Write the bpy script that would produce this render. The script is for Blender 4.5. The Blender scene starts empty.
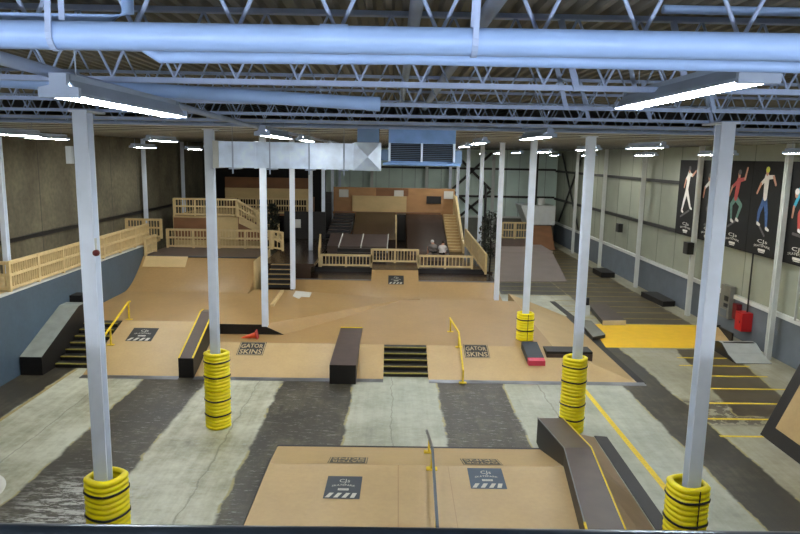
import bpy, math, random
from mathutils import Vector, Matrix
random.seed(7)
sc = bpy.context.scene
COL = sc.collection

# ------------------------------------------------------------------ materials
def lin(c):
    return tuple(((v/255.0)/12.92 if v/255.0 <= .04045 else ((v/255.0+.055)/1.055)**2.4) for v in c)

def mat(name, col, rough=.6, metal=0.0, var=.12, scale=3.0, stretch=(1, 1, 1), bump=0.0, spec=.5, var2=0.0, scale2=25.0):
    m = bpy.data.materials.new(name); m.use_nodes = True
    nt = m.node_tree; N = nt.nodes; L = nt.links
    b = N['Principled BSDF']
    b.inputs['Roughness'].default_value = rough; b.inputs['Metallic'].default_value = metal
    b.inputs['Specular IOR Level'].default_value = spec
    c = lin(col)
    g = N.new('ShaderNodeNewGeometry'); mp = N.new('ShaderNodeMapping'); mp.inputs['Scale'].default_value = stretch
    L.new(g.outputs['Position'], mp.inputs['Vector'])
    n = N.new('ShaderNodeTexNoise'); n.inputs['Scale'].default_value = scale; n.inputs['Detail'].default_value = 6
    L.new(mp.outputs[0], n.inputs['Vector'])
    r = N.new('ShaderNodeMapRange'); r.inputs['From Min'].default_value = .3; r.inputs['From Max'].default_value = .7
    r.inputs['To Min'].default_value = 1-var; r.inputs['To Max'].default_value = 1+var
    L.new(n.outputs['Fac'], r.inputs['Value'])
    val = r.outputs[0]
    if var2:
        n2 = N.new('ShaderNodeTexNoise'); n2.inputs['Scale'].default_value = scale2; n2.inputs['Detail'].default_value = 4
        L.new(mp.outputs[0], n2.inputs['Vector'])
        r2 = N.new('ShaderNodeMapRange'); r2.inputs['From Min'].default_value = .3; r2.inputs['From Max'].default_value = .7
        r2.inputs['To Min'].default_value = 1-var2; r2.inputs['To Max'].default_value = 1+var2
        L.new(n2.outputs['Fac'], r2.inputs['Value'])
        mm = N.new('ShaderNodeMath'); mm.operation = 'MULTIPLY'
        L.new(val, mm.inputs[0]); L.new(r2.outputs[0], mm.inputs[1]); val = mm.outputs[0]
    mx = N.new('ShaderNodeVectorMath'); mx.operation = 'SCALE'; mx.inputs[0].default_value = c
    L.new(val, mx.inputs['Scale']); L.new(mx.outputs[0], b.inputs['Base Color'])
    if bump:
        bp = N.new('ShaderNodeBump'); bp.inputs['Strength'].default_value = bump; bp.inputs['Distance'].default_value = .02
        L.new(n.outputs['Fac'], bp.inputs['Height']); L.new(bp.outputs[0], b.inputs['Normal'])
    return m

def emit(name, col, strength):
    m = bpy.data.materials.new(name); m.use_nodes = True
    b = m.node_tree.nodes['Principled BSDF']
    b.inputs['Base Color'].default_value = (.8, .8, .8, 1)
    b.inputs['Emission Color'].default_value = (*lin(col), 1); b.inputs['Emission Strength'].default_value = strength
    return m

M = dict(
    steel=mat('steel_paint', (222, 232, 248), .45, var=.05),
    pipe=mat('pipe_paint', (156, 188, 236), .38, var=.04, scale=5),
    joist=mat('joist_paint', (166, 186, 222), .55, var=.08),
    deckmetal=mat('roof_deck', (132, 130, 124), .7, var=.15, scale=.6),
    ceilpanel=mat('ceiling_panel', (188, 194, 202), .7, var=.12, scale=.8),
    galv=mat('galvanised', (214, 230, 250), .3, metal=.25, var=.16, scale=3),
    heaterblue=mat('heater_blue', (128, 168, 222), .4, metal=.2, var=.12, scale=4),
    galvdark=mat('galvanised_dark', (120, 146, 178), .5, metal=.5, var=.1),
    white=mat('white_paint', (205, 208, 205), .5, var=.05),
    housing=mat('lamp_housing', (160, 176, 200), .5, var=.04),
    yellow=mat('guard_plastic', (255, 236, 2), .38, var=.05, scale=8),
    yellowpaint=mat('yellow_paint', (226, 196, 30), .5, var=.18, scale=20),
    dullyellow=mat('dull_yellow_edge', (150, 138, 62), .5, var=.2, scale=14),
    black=mat('black_strap', (14, 14, 16), .5, var=.1),
    blackpaint=mat('black_board', (22, 20, 20), .5, var=.2, scale=4),
    skate=mat('skate_skin', (160, 128, 80), .42, var=.07, scale=.8, var2=.05, scale2=9),
    skatenew=mat('skate_skin_light', (182, 154, 106), .42, var=.06, scale=1.2, var2=.04, scale2=12),
    skatedark=mat('dark_skin', (54, 40, 33), .22, var=.15, scale=1.5, var2=.1),
    brown=mat('brown_ledge', (76, 62, 56), .4, var=.15, scale=3),
    brownedge=mat('pale_edge', (196, 184, 158), .6, var=.1),
    pink=mat('worn_skin', (122, 108, 100), .45, var=.1, scale=1.0),
    ply=mat('plywood', (186, 156, 104), .6, var=.12, scale=2.5, stretch=(1, 1, .25), var2=.06, scale2=30),
    plylight=mat('light_plywood', (200, 174, 124), .6, var=.10, scale=2.0, stretch=(.4, 1, 1), var2=.05, scale2=30),
    plybrown=mat('brown_plywood', (126, 86, 54), .6, var=.15, scale=2.5, stretch=(.4, 1, 1)),
    plyorange=mat('orange_plywood', (168, 126, 82), .6, var=.12, scale=2.5, stretch=(.4, 1, 1)),
    lumber=mat('lumber', (206, 182, 134), .6, var=.10, scale=6),
    bankbrown=mat('worn_bank', (138, 114, 84), .5, var=.1, scale=2),
    metal=mat('steel_threshold', (120, 122, 126), .34, metal=.8, var=.3, scale=1.2),
    blue=mat('blue_grey_paint', (72, 90, 106), .5, var=.10, scale=1.0, var2=.05, scale2=8),
    greyledge=mat('grey_ledge_top', (132, 136, 128), .45, var=.15, scale=3),
    grey=mat('grey_paint', (168, 172, 168), .5, var=.08),
    slab=mat('grey_slab', (112, 112, 104), .6, var=.12),
    concrete=mat('concrete_wall', (98, 93, 76), .8, var=.34, scale=.55, var2=.2, scale2=6),
    darkwall=mat('dark_wall', (22, 20, 19), .8, var=.2, scale=1),
    panel=mat('wall_panel', (146, 150, 134), .6, var=.08, scale=.8),
    panelback=mat('wall_panel_back', (206, 224, 216), .6, var=.08, scale=.8),
    wains=mat('wainscot', (98, 106, 114), .6, var=.10, scale=1.5),
    girt=mat('dark_girt', (44, 44, 42), .6),
    red=mat('red_paint', (176, 26, 28), .4, var=.08),
    darkred=mat('dark_red_paint', (96, 14, 18), .45, var=.08),
    pinkred=mat('pink_red', (200, 62, 88), .45, var=.08),
    orange=mat('cone_orange', (228, 82, 36), .45, var=.06),
    banner=mat('banner_cloth', (8, 8, 9), .85, var=.2, scale=2),
    print_white=mat('print_white', (214, 210, 204), .6, var=.08, scale=12),
    print_blue=mat('print_blue', (52, 84, 132), .6, var=.3, scale=14),
    print_skin=mat('print_skin', (190, 136, 112), .6, var=.12, scale=12),
    print_dark=mat('print_dark', (78, 74, 76), .6, var=.2, scale=12),
    print_teal=mat('print_teal', (48, 158, 180), .6, var=.15, scale=12),
    print_green=mat('print_green', (86, 124, 112), .6, var=.2, scale=12),
    print_lime=mat('print_lime', (190, 196, 60), .6, var=.1, scale=12),
    print_red=mat('print_red', (176, 60, 56), .6, var=.15, scale=12),
    sticker=mat('sticker_dark', (40, 50, 60), .5, var=.08),
    stickerblue=mat('sticker_blue', (52, 72, 92), .5, var=.08),
    stickerblack=mat('sticker_black', (20, 19, 18), .5, var=.1),
    letter=mat('sticker_letter', (196, 194, 182), .5, var=.06),
    lettertan=mat('sticker_letter_tan', (176, 156, 118), .5, var=.06),
    paper=mat('paper', (206, 206, 200), .7, var=.04),
    leaf=mat('dark_leaf', (30, 36, 26), .6, var=.3, scale=9),
    bark=mat('dark_bark', (40, 32, 26), .8, var=.2),
    skin=mat('person_skin', (190, 140, 115), .6, var=.04),
    shirt_white=mat('white_shirt', (206, 200, 200), .8, var=.08, scale=9),
    shirt_grey=mat('grey_shirt', (120, 112, 108), .8, var=.1, scale=9),
    shorts=mat('black_shorts', (18, 18, 20), .8),
    hair=mat('dark_hair', (34, 24, 18), .7),
    bumperyellow=mat('floor_yellow', (242, 192, 16), .42, var=.05, scale=3),
    rimsteel=mat('coping_steel', (56, 66, 76), .28, metal=.7, var=.2, scale=3),
    tube_fill=emit('fill_tube', (240, 246, 255), 80.0),  # stronger tubes for the battens added behind the camera
    tube=emit('fluorescent_tube', (248, 248, 240), 60.0),
)

# ------------------------------------------------------------------ mesh builder
class MB:
    def __init__(s): s.v = []; s.f = []; s.m = []; s.sm = []
    def poly(s, pts, mi=0):
        n = len(s.v); s.v += [tuple(p) for p in pts]; s.f.append(list(range(n, n+len(pts)))); s.m.append(mi); s.sm.append(0); return s
    def mesh(s, vs, fs, mi=0, smooth=0):
        n = len(s.v); s.v += [tuple(p) for p in vs]
        for f in fs: s.f.append([n+i for i in f]); s.m.append(mi); s.sm.append(smooth)
        return s
    def box(s, x0, x1, y0, y1, z0, z1, mi=0):
        vs = [(x, y, z) for z in (z0, z1) for y in (y0, y1) for x in (x0, x1)]
        return s.mesh(vs, [(0, 2, 3, 1), (4, 5, 7, 6), (0, 1, 5, 4), (2, 6, 7, 3), (0, 4, 6, 2), (1, 3, 7, 5)], mi)
    def hexa(s, b, t, mi=0):      # bottom 4 and top 4 corners, same order around
        return s.mesh(list(b)+list(t), [(3, 2, 1, 0), (4, 5, 6, 7)]+[(i, (i+1) % 4, 4+(i+1) % 4, 4+i) for i in range(4)], mi)
    def prism(s, prof, axis, a, b, mi=0):   # profile in the other two axes
        def P(u, w, t): return {'x': (t, u, w), 'y': (u, t, w), 'z': (u, w, t)}[axis]
        n = len(prof)
        vs = [P(u, w, a) for u, w in prof]+[P(u, w, b) for u, w in prof]
        return s.mesh(vs, [tuple(range(n))[::-1], tuple(range(n, 2*n))]+[(i, (i+1) % n, n+(i+1) % n, n+i) for i in range(n)], mi)
    def bar(s, p, q, w, h=None, mi=0, up=(0, 0, 1)):
        h = h or w; p = Vector(p); q = Vector(q); d = (q-p).normalized(); u = Vector(up)
        if abs(d.dot(u)) > .99: u = Vector((0, 1, 0))
        a = d.cross(u).normalized()*w/2; b = a.cross(d).normalized()*h/2
        c = [(-1, -1), (1, -1), (1, 1), (-1, 1)]
        return s.hexa([p+a*i+b*j for i, j in c], [q+a*i+b*j for i, j in c], mi)
    def tube(s, pts, r, n=10, mi=0, cap=True):
        pts = [Vector(p) for p in pts]; vs = []; fs = []
        ref = None
        for i, p in enumerate(pts):
            d = (pts[min(i+1, len(pts)-1)]-pts[max(i-1, 0)]).normalized()
            if ref is None or abs(ref.dot(d)) > .95:
                ref = Vector((0, 0, 1)) if abs(d.z) < .9 else Vector((1, 0, 0))
            a = d.cross(ref).normalized(); b = a.cross(d).normalized()
            rr = r[i] if isinstance(r, (list, tuple)) else r
            vs += [p+a*rr*math.cos(2*math.pi*k/n)+b*rr*math.sin(2*math.pi*k/n) for k in range(n)]
        for i in range(len(pts)-1):
            fs += [(i*n+k, i*n+(k+1) % n, (i+1)*n+(k+1) % n, (i+1)*n+k) for k in range(n)]
        s.mesh(vs, fs, mi, 1)
        if cap:
            s.mesh(vs[:n], [tuple(range(n))[::-1]], mi); s.mesh(vs[-n:], [tuple(range(n))], mi)
        return s
    def lathe(s, prof, c, n=24, mi=0, sq=0.0, close=False):   # prof (r,z); sq squares it off a little
        vs = []; fs = []
        for r, z in prof:
            for k in range(n):
                t = 2*math.pi*k/n; f = 1.0
                if sq: f = (1-sq)+sq/max(abs(math.cos(t)), abs(math.sin(t)))*.93
                vs.append((c[0]+r*f*math.cos(t), c[1]+r*f*math.sin(t), c[2]+z))
        m_ = len(prof)
        for i in range(m_-1 if not close else m_):
            j = (i+1) % m_
            fs += [(i*n+k, i*n+(k+1) % n, j*n+(k+1) % n, j*n+k) for k in range(n)]
        return s.mesh(vs, fs, mi, 1)
    def build(s, name, mats, parent=None):
        me = bpy.data.meshes.new(name)
        off = Vector((0, 0, 0)); p = parent
        while p: off += p.location; p = p.parent
        me.from_pydata([Vector(v)-off for v in s.v], [], s.f)
        for m_ in (mats if isinstance(mats, (list, tuple)) else [mats]): me.materials.append(M[m_] if isinstance(m_, str) else m_)
        me.polygons.foreach_set('material_index', s.m); me.polygons.foreach_set('use_smooth', [bool(x) for x in s.sm]); me.update()
        import bmesh
        bm = bmesh.new(); bm.from_mesh(me); bmesh.ops.recalc_face_normals(bm, faces=bm.faces); bm.to_mesh(me); bm.free()
        o = bpy.data.objects.new(name, me); COL.objects.link(o)
        if parent: o.parent = parent
        return o

def tag(o, label=None, cat=None, group=None, kind=None):
    if label: o['label'] = label
    if cat: o['category'] = cat
    if group: o['group'] = group
    if kind: o['kind'] = kind
    return o
def thing(name, loc, label, cat, group=None):
    o = bpy.data.objects.new(name, None); COL.objects.link(o); o.location = loc; o.empty_display_size = .1
    return tag(o, label, cat, group)
def struct(name, mb, mats, parent=None):
    o = mb.build(name, mats, parent)
    if not parent: o['kind'] = 'structure'
    return o
def clone(o, parent=None, loc=None):
    c = o.copy(); COL.objects.link(c)
    if parent: c.parent = parent
    if loc is not None: c.location = loc
    for ch in list(o.children): clone(ch, c)
    return c
ORD = ['first', 'second', 'third', 'fourth', 'fifth', 'sixth', 'seventh', 'eighth', 'ninth', 'tenth', 'eleventh', 'twelfth', 'thirteenth',
       'fourteenth', 'fifteenth', 'sixteenth', 'seventeenth', 'eighteenth', 'nineteenth', 'twentieth', 'twenty-first', 'twenty-second', 'twenty-third', 'twenty-fourth', 'twenty-fifth']

# text laid out in a unit frame -> world
def text_tris(s):
    cu = bpy.data.curves.new('t', 'FONT'); cu.body = s; cu.resolution_u = 2; cu.offset = .018 if s in ('GATOR', 'SKINS') else 0.0
    o = bpy.data.objects.new('t', cu); COL.objects.link(o)
    bpy.context.view_layer.update()
    dg = bpy.context.evaluated_depsgraph_get(); me = bpy.data.meshes.new_from_object(o.evaluated_get(dg))
    vs = [tuple(v.co) for v in me.vertices]; fs = [tuple(p.vertices) for p in me.polygons]
    bpy.data.objects.remove(o); bpy.data.curves.remove(cu); bpy.data.meshes.remove(me)
    xs = [v[0] for v in vs]; ys = [v[1] for v in vs]
    x0, x1, y0, y1 = min(xs), max(xs), min(ys), max(ys)
    return [((v[0]-x0)/(x1-x0), (v[1]-y0)/(y1-y0)) for v in vs], fs
TX = {}
class Frame:     # a flat frame: origin o, unit axes u (right) and v (up), size w x h, lifted along n
    def __init__(s, o, u, v, w, h):
        s.o = Vector(o); s.u = Vector(u).normalized(); s.v = Vector(v).normalized(); s.w = w; s.h = h; s.n = s.u.cross(s.v).normalized()
    def p(s, a, b, lift=.0): return s.o+s.u*(a-.5)*s.w+s.v*(b-.5)*s.h+s.n*lift
    def quad(s, mb, a0, a1, b0, b1, lift, mi=0, shear=0):
        return mb.poly([s.p(a0, b0, lift), s.p(a1, b0, lift), s.p(a1+shear, b1, lift), s.p(a0+shear, b1, lift)], mi)
    def text(s, mb, st, a0, a1, b0, b1, lift, arc=0.0, mi=0):
        if st not in TX: TX[st] = text_tris(st)
        vs, fs = TX[st]
        return mb.mesh([s.p(a0+(a1-a0)*x, b0+(b1-b0)*y+arc*(1-(2*x-1)**2), lift) for x, y in vs], fs, mi)

def cjs_sticker(parent, fr, base='sticker', stripes=True, label=None):
    b = MB(); fr.quad(b, 0, 1, 0, 1, .006)
    st = b.build('sticker', base, parent)
    if label: st['label'] = label
    t = MB()
    fr.text(t, 'CJs', .36, .66, .66, .86, .010)
    fr.text(t, 'SKATEPARK', .17, .83, .50, .58, .010, arc=.05)
    fr.quad(t, .36, .66, .35, .44, .010)
    if stripes:
        for k in range(4): fr.quad(t, .04+k*.23, .16+k*.23, .04, .24, .010, shear=.11 if k < 3 else .06)
    t.build('lettering', 'letter', st)
    d = MB(); fr.text(d, 'INDOOR', .39, .63, .37, .42, .013); d.build('small_print', base, st)
    return st
def gator_sticker(parent, fr):
    b = MB(); fr.quad(b, 0, 1, 0, 1, .006)
    st = b.build('sticker', 'stickerblack', parent); st['label'] = 'black sticker reading GATOR SKINS'
    t = MB(); fr.text(t, 'GATOR', .08, .92, .50, .80, .010, arc=.06); fr.text(t, 'SKINS', .08, .92, .10, .44, .010)
    for a, b_, c, d in ((.02, .98, .02, .05), (.02, .98, .95, .98), (.02, .05, .02, .98), (.95, .98, .02, .98)): fr.quad(t, a, b_, c, d, .010)
    t.build('lettering', 'lettertan', st)

# ------------------------------------------------------------------ camera
cam = bpy.data.cameras.new('camera'); co = bpy.data.objects.new('camera', cam); COL.objects.link(co)
F, P, YAW, ROLL = 670.53, .1638, .0128, -.018
cam.sensor_width = 36; cam.lens = 36*F/800; cam.clip_end = 300; cam.clip_start = .05
fv = Vector((math.sin(YAW)*math.cos(P), math.cos(YAW)*math.cos(P), -math.sin(P))); rv = Vector((math.cos(YAW), -math.sin(YAW), 0)); dv = fv.cross(rv)
r2 = math.cos(ROLL)*rv+math.sin(ROLL)*dv; d2 = -math.sin(ROLL)*rv+math.cos(ROLL)*dv
co.matrix_world = Matrix(((r2.x, -d2.x, -fv.x, -.168), (r2.y, -d2.y, -fv.y, 0), (r2.z, -d2.z, -fv.z, 6.804), (0, 0, 0, 1)))
sc.camera = co

D1, S, HX = 9.59, 6.5, 4.5
def row(n): return D1+(n-1)*S
XL, XR, YB, YF = -13.45, 13.45, 56.0, -7.0
ZC = 7.95

# ------------------------------------------------------------------ floor
def floor_material():
    m = bpy.data.materials.new('concrete_floor'); m.use_nodes = True
    nt = m.node_tree; N = nt.nodes; L = nt.links; b = N['Principled BSDF']
    g = N.new('ShaderNodeNewGeometry'); sp = N.new('ShaderNodeSeparateXYZ'); L.new(g.outputs['Position'], sp.inputs[0])
    def math_(op, a, c=None, clamp=False):
        n = N.new('ShaderNodeMath'); n.operation = op; n.use_clamp = clamp
        for i, v in enumerate((a, c)):
            if v is None: continue
            if isinstance(v, (int, float)): n.inputs[i].default_value = v
            else: L.new(v, n.inputs[i])
        return n.outputs[0]
    def noise(scale, detail=6, rough=.6, vec=None):
        n = N.new('ShaderNodeTexNoise'); n.inputs['Scale'].default_value = scale; n.inputs['Detail'].default_value = detail; n.inputs['Roughness'].default_value = rough
        L.new(vec or g.outputs['Position'], n.inputs['Vector']); return n.outputs['Fac']
    wob = math_('MULTIPLY', math_('SUBTRACT', noise(1.3, 4), .5), .28)
    X = math_('ADD', sp.outputs['X'], wob); Y = math_('ADD', sp.outputs['Y'], wob)
    def step(v, e, s): # smooth 0->1 across e
        n = N.new('ShaderNodeMapRange'); n.interpolation_type = 'SMOOTHSTEP'; n.inputs['From Min'].default_value = e-s; n.inputs['From Max'].default_value = e+s
        L.new(v, n.inputs['Value']); return n.outputs[0]
    def rect(x0, x1, y0, y1, slant=0, yc=0, s=.05):
        xx = X if not slant else math_('SUBTRACT', X, math_('MULTIPLY', math_('SUBTRACT', sp.outputs['Y'], yc), slant))
        a = math_('SUBTRACT', step(xx, x0, s), step(xx, x1, s)); c = math_('SUBTRACT', step(Y, y0, s), step(Y, y1, s))
        return math_('MULTIPLY', a, c, True)
    dark = None
    for r in [(-7.62, -5.72, -9, 22), (-3.42, -1.27, -9, 22), (1.25, 3.26, -9, 22), (6.95, 8.25, -9, 25.5), (-14, -10.1, -9, 40),
              (9.55, 11.45, 17.2, 23.7, .16, 19), (8.8, 12.6, 27.4, 54), (5.4, 8.8, 33.2, 54)]:
        k = rect(*r); dark = k if dark is None else math_('MAXIMUM', dark, k)
    n1 = noise(.55, 8, .65); n2 = noise(4, 8, .7); n3 = noise(.18, 3)
    mp = N.new('ShaderNodeMapping'); mp.inputs['Scale'].default_value = (6, .35, 1); L.new(g.outputs['Position'], mp.inputs['Vector'])
    n4 = noise(1.0, 5, .6, mp.outputs[0])
    mp2 = N.new('ShaderNodeMapping'); mp2.inputs['Scale'].default_value = (.8, 3, 1); mp2.inputs['Rotation'].default_value = (0, 0, .5); L.new(g.outputs['Position'], mp2.inputs['Vector'])
    def ramp(f, stops):
        r = N.new('ShaderNodeValToRGB'); e = r.color_ramp.elements
        e[0].position, e[0].color = stops[0][0], (*lin(stops[0][1]), 1); e[1].position, e[1].color = stops[-1][0], (*lin(stops[-1][1]), 1)
        for p, c in stops[1:-1]:
            q = e.new(p); q.color = (*lin(c), 1)
        L.new(f, r.inputs['Fac']); return r.outputs['Color']
    f1 = math_('ADD', math_('MULTIPLY', n1, .55), math_('ADD', math_('MULTIPLY', n2, .25), math_('MULTIPLY', n4, .2)))
    light = ramp(f1, [(.36, (122, 120, 98)), (.47, (164, 163, 140)), (.58, (196, 197, 178))])
    drk = ramp(f1, [(.36, (32, 29, 21)), (.5, (54, 49, 37)), (.62, (92, 87, 70))])
    def mix(f, a, c):
        n = N.new('ShaderNodeMix'); n.data_type = 'RGBA'; L.new(f, n.inputs['Factor'])
        for i, v in ((6, a), (7, c)):
            if isinstance(v, tuple): n.inputs[i].default_value = (*lin(v), 1)
            else: L.new(v, n.inputs[i])
        return n.outputs[2]
    # the middle lane is cooler and greyer than the ones by the walls
    cool = math_('SUBTRACT', step(sp.outputs['X'], -1.5, 1.5), step(sp.outputs['X'], 7.2, .8))
    light = mix(math_('MULTIPLY', cool, .45), light, (150, 158, 148))
    for xj, wj in ((-4.12, .02), (2.05, .02), (4.35, .025), (-8.7, .02), (-.1, .015)):
        jn = math_('LESS_THAN', math_('ABSOLUTE', math_('SUBTRACT', X, xj)), wj); light = mix(math_('MULTIPLY', jn, .45), light, (92, 90, 76))
    drk = mix(step(sp.outputs['X'], 8.6, .4), drk, (76, 66, 46))
    warm = step(sp.outputs['X'], 8.0, .9)
    light = mix(math_('MULTIPLY', warm, .55), light, (132, 124, 100))
    base = mix(dark, light, drk)
    # chalky scuffs on the dark lane at the left, tyre-brown patch by the parking lines
    sc_ = math_('MULTIPLY', math_('GREATER_THAN', noise(2.6, 9, .78, mp2.outputs[0]), .515), rect(-7.3, -5.2, 11.0, 13.4, s=.6))
    base = mix(math_('MULTIPLY', sc_, .8), base, (196, 196, 188))
    sc2 = math_('MULTIPLY', math_('GREATER_THAN', noise(4.0, 10, .78, mp2.outputs[0]), .575), rect(-7.5, 4, 9.0, 19.5, s=.7))
    base = mix(math_('MULTIPLY', sc2, .32), base, (190, 194, 188))
    st = math_('MULTIPLY', math_('GREATER_THAN', noise(3.5, 5, .6), .47), rect(8.1, 10.9, 16.6, 18.4, s=.15))
    base = mix(math_('MULTIPLY', st, .8), base, (66, 54, 42))
    # ochre edges where the old floor coating peels
    edge = math_('MULTIPLY', math_('MULTIPLY', dark, math_('SUBTRACT', 1.0, dark)), 4.0)
    base = mix(math_('MULTIPLY', math_('MULTIPLY', edge, math_('GREATER_THAN', noise(.8, 3), .5)), .7), base, (170, 158, 96))
    L.new(base, b.inputs['Base Color'])
    rr = N.new('ShaderNodeMapRange'); rr.inputs['To Min'].default_value = .28; rr.inputs['To Max'].default_value = .55
    L.new(n1, rr.inputs['Value']); L.new(rr.outputs[0], b.inputs['Roughness'])
    return m
fl = MB(); fl.box(XL-.3, XR+.3, YF, YB, -.2, 0)
def line(x0, x1, y0, y1, mi): fl.poly([(x0, y0, .003), (x1, y0, .003), (x1, y1, .003), (x0, y1, .003)], mi)
line(5.60, 5.74, 5, 19.4, 1)
line(-10.1, -10.0, 5, 20.4, 3)
for y, a, b_ in ((15.86, 8.15, 9.3), (17.0, 8.3, 10.1), (18.18, 8.8, 11.05), (19.42, 9.45, 11.9), (20.62, 9.6, 12.0), (21.7, 9.6, 12.0), (22.6, 9.9, 11.8)):
    line(a, b_, y-.05, y+.05, 1)
fl.poly([(7.75, 23.75, .003), (12.2, 23.85, .003), (12.75, 27.35, .003), (8.2, 27.3, .003)], 2)
for k in range(19):
    y = 28.35+1.17*k; line(7.8 if y < 33 else 5.6, 12.5, y-.05, y+.05, 3)
fo = struct('floor', fl, [floor_material(), 'yellowpaint', 'bumperyellow', mat('faded_line', (160, 144, 92), .6, var=.2, scale=8)])

# ------------------------------------------------------------------ walls, roof deck
w = MB(); w.box(XL-.3, XL, YF, YB, 0, ZC)
for k in range(22):                                  # joints between the concrete panels
    y = YF+3.25*k
    if y < YB: w.box(XL-.01, XL+.004, y-.012, y+.012, 0, ZC, 1)
struct('wall_left', w, ['concrete', 'girt'])
w = MB(); w.box(XR, XR+.3, YF, YB, 1.55, ZC, 0); w.box(XR-.04, XR+.3, YF, YB, 0, 1.55, 1)
for k in range(30):
    y = YF+2.16*k
    if y < YB: w.box(XR-.012, XR+.01, y-.012, y+.012, 1.6, ZC, 2)
struct('wall_right', w, ['panel', 'wains', mat('panel_joint', (112, 116, 104), .7)])
w = MB(); w.box(XL, XR, YB, YB+.3, 0, ZC, 0)
for k in range(26):
    x = XL+1.08*k; w.box(x-.012, x+.012, YB-.012, YB+.01, 1.9, ZC, 1)
w.box(XL, XR, YB-.03, YB+.1, 0, 1.85, 2)
struct('wall_back', w, ['panelback', 'wains', 'slab'])
w = MB(); w.box(XL, XR, YF-.3, YF, 0, ZC); struct('wall_front', w, 'panel')
# dark partition that closes the left third of the far end
w = MB(); w.box(XL, -4.9, 47.6, 47.8, 0, ZC); struct('wall_partition', w, 'darkwall')
w = MB(); w.box(XR-.12, XR, YF, YB, 1.5, 1.66); struct('trim_1', w, 'white')
w = MB(); w.box(XL+9, XR, YB-.1, YB, 1.85, 2.0); struct('trim_2', w, 'white')
for i, z in enumerate((3.45, 5.72)):
    w = MB(); w.box(XR-.16, XR, YF, YB, z, z+.16); struct('trim_%d' % (3+i), w, 'girt')
    w = MB(); w.box(-4.9, XR-.16, YB-.16, YB, z+.1, z+.26); struct('trim_%d' % (5+i), w, 'girt')
w = MB(); w.box(XL, XL+.08, YF, 47.6, 3.60, 3.74); struct('trim_7', w, 'black')
w = MB()
x = XL-.3; pr = []
while x < XR+.3:
    pr += [(x, ZC), (x+.055, ZC), (x+.075, ZC+.055), (x+.13, ZC+.055)]; x += .15
n = len(pr)
w.mesh([(a, YF-.3, z) for a, z in pr]+[(a, YB+.3, z) for a, z in pr], [(i, i+1, n+i+1, n+i) for i in range(n-1)])
w.box(XL-.3, XR+.3, YF-.3, YB+.3, ZC+.10, ZC+.16)
struct('ceiling', w, 'deckmetal')
w = MB(); w.box(XL, XR, 15.15, YB, 7.47, 7.56)
for k in range(28):
    y = 15.2+1.5*k
    if y < YB: w.box(XL, XR, y, y+.035, 7.455, 7.47, 1)
struct('ceiling_far', w, ['ceilpanel', 'girt'])

# ------------------------------------------------------------------ columns and their yellow guards
FEET = {(-1, 1): 0, (1, 1): 0, (-1, 2): 0, (1, 2): 0, (-1, 3): .93, (1, 3): .585, (-1, 4): .935, (1, 4): .585, (-1, 5): 1.76, (1, 5): .62, (-1, 6): 1.76, (1, 6): 0,
        (-1, 7): 1.35, (1, 7): 0, (-1, 8): 3.1, (1, 8): 0}
def column_mb(x, y, z0, z1=7.36, w_=.2, d=.2):
    m = MB(); t = .02
    m.prism([(x-w_/2, y-d/2), (x+w_/2, y-d/2), (x+w_/2, y-d/2+t), (x+.012, y-d/2+t), (x+.012, y+d/2-t), (x+w_/2, y+d/2-t), (x+w_/2, y+d/2), (x-w_/2, y+d/2),
             (x-w_/2, y+d/2-t), (x-.012, y+d/2-t), (x-.012, y-d/2+t), (x-w_/2, y-d/2+t)], 'z', z0, z1)
    return m
side_w = {-1: 'left', 1: 'right'}
where = ['in the nearest row', 'in the second row', 'in the third row', 'in the fourth row', 'in the fifth row', 'in the sixth row', 'in the seventh row', 'in the farthest row']
for (s_, n_), z0 in FEET.items():
    x, y = s_*HX, row(n_)
    r_ = thing('steel_column', (x, y, z0), 'pale blue-grey steel column on the %s %s from the camera' % (side_w[s_], where[n_-1]), 'column', 'interior steel columns')
    column_mb(x, y, z0, 7.33 if n_ < 3 else 7.45).build('shaft', 'steel', r_)
    c = MB(); c.box(x-.13, x+.13, y-.15, y+(.45 if n_ < 3 else .15), 7.325 if n_ < 3 else 7.44, 7.352 if n_ < 3 else 7.47); c.build('cap_plate', 'steel', r_)
for s_, X_ in ((-1, -13.2), (1, 13.08)):
    for n_ in range(1, 8):
        if n_ < (3 if s_ < 0 else 2): continue
        if s_ < 0 and n_ > 6: continue
        y = row(n_)
        r_ = thing('wall_column', (X_, y, 0), 'pale steel column against the %s wall level with the %s of hall columns' % (side_w[s_], where[n_-1].replace('in the ', '')),
                   'column', 'steel columns along the side walls')
        column_mb(X_, y, 0 if s_ > 0 else 2.61 if y < 31 else 2.2, ZC-.15 if y < 15 else 7.45, .17, .2).build('shaft', 'white' if s_ > 0 else 'steel', r_)
for k, x in enumerate((-1.9, 2.6, 4.55, 8.1)):
    r_ = thing('wall_column', (x, YB-.35, 0), '%s from left of the white columns against the far end wall' % ORD[k], 'column', 'white columns along the far end wall')
    column_mb(x, YB-.35, 0, 7.45, .24, .22).build('shaft', 'white', r_)

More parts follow.
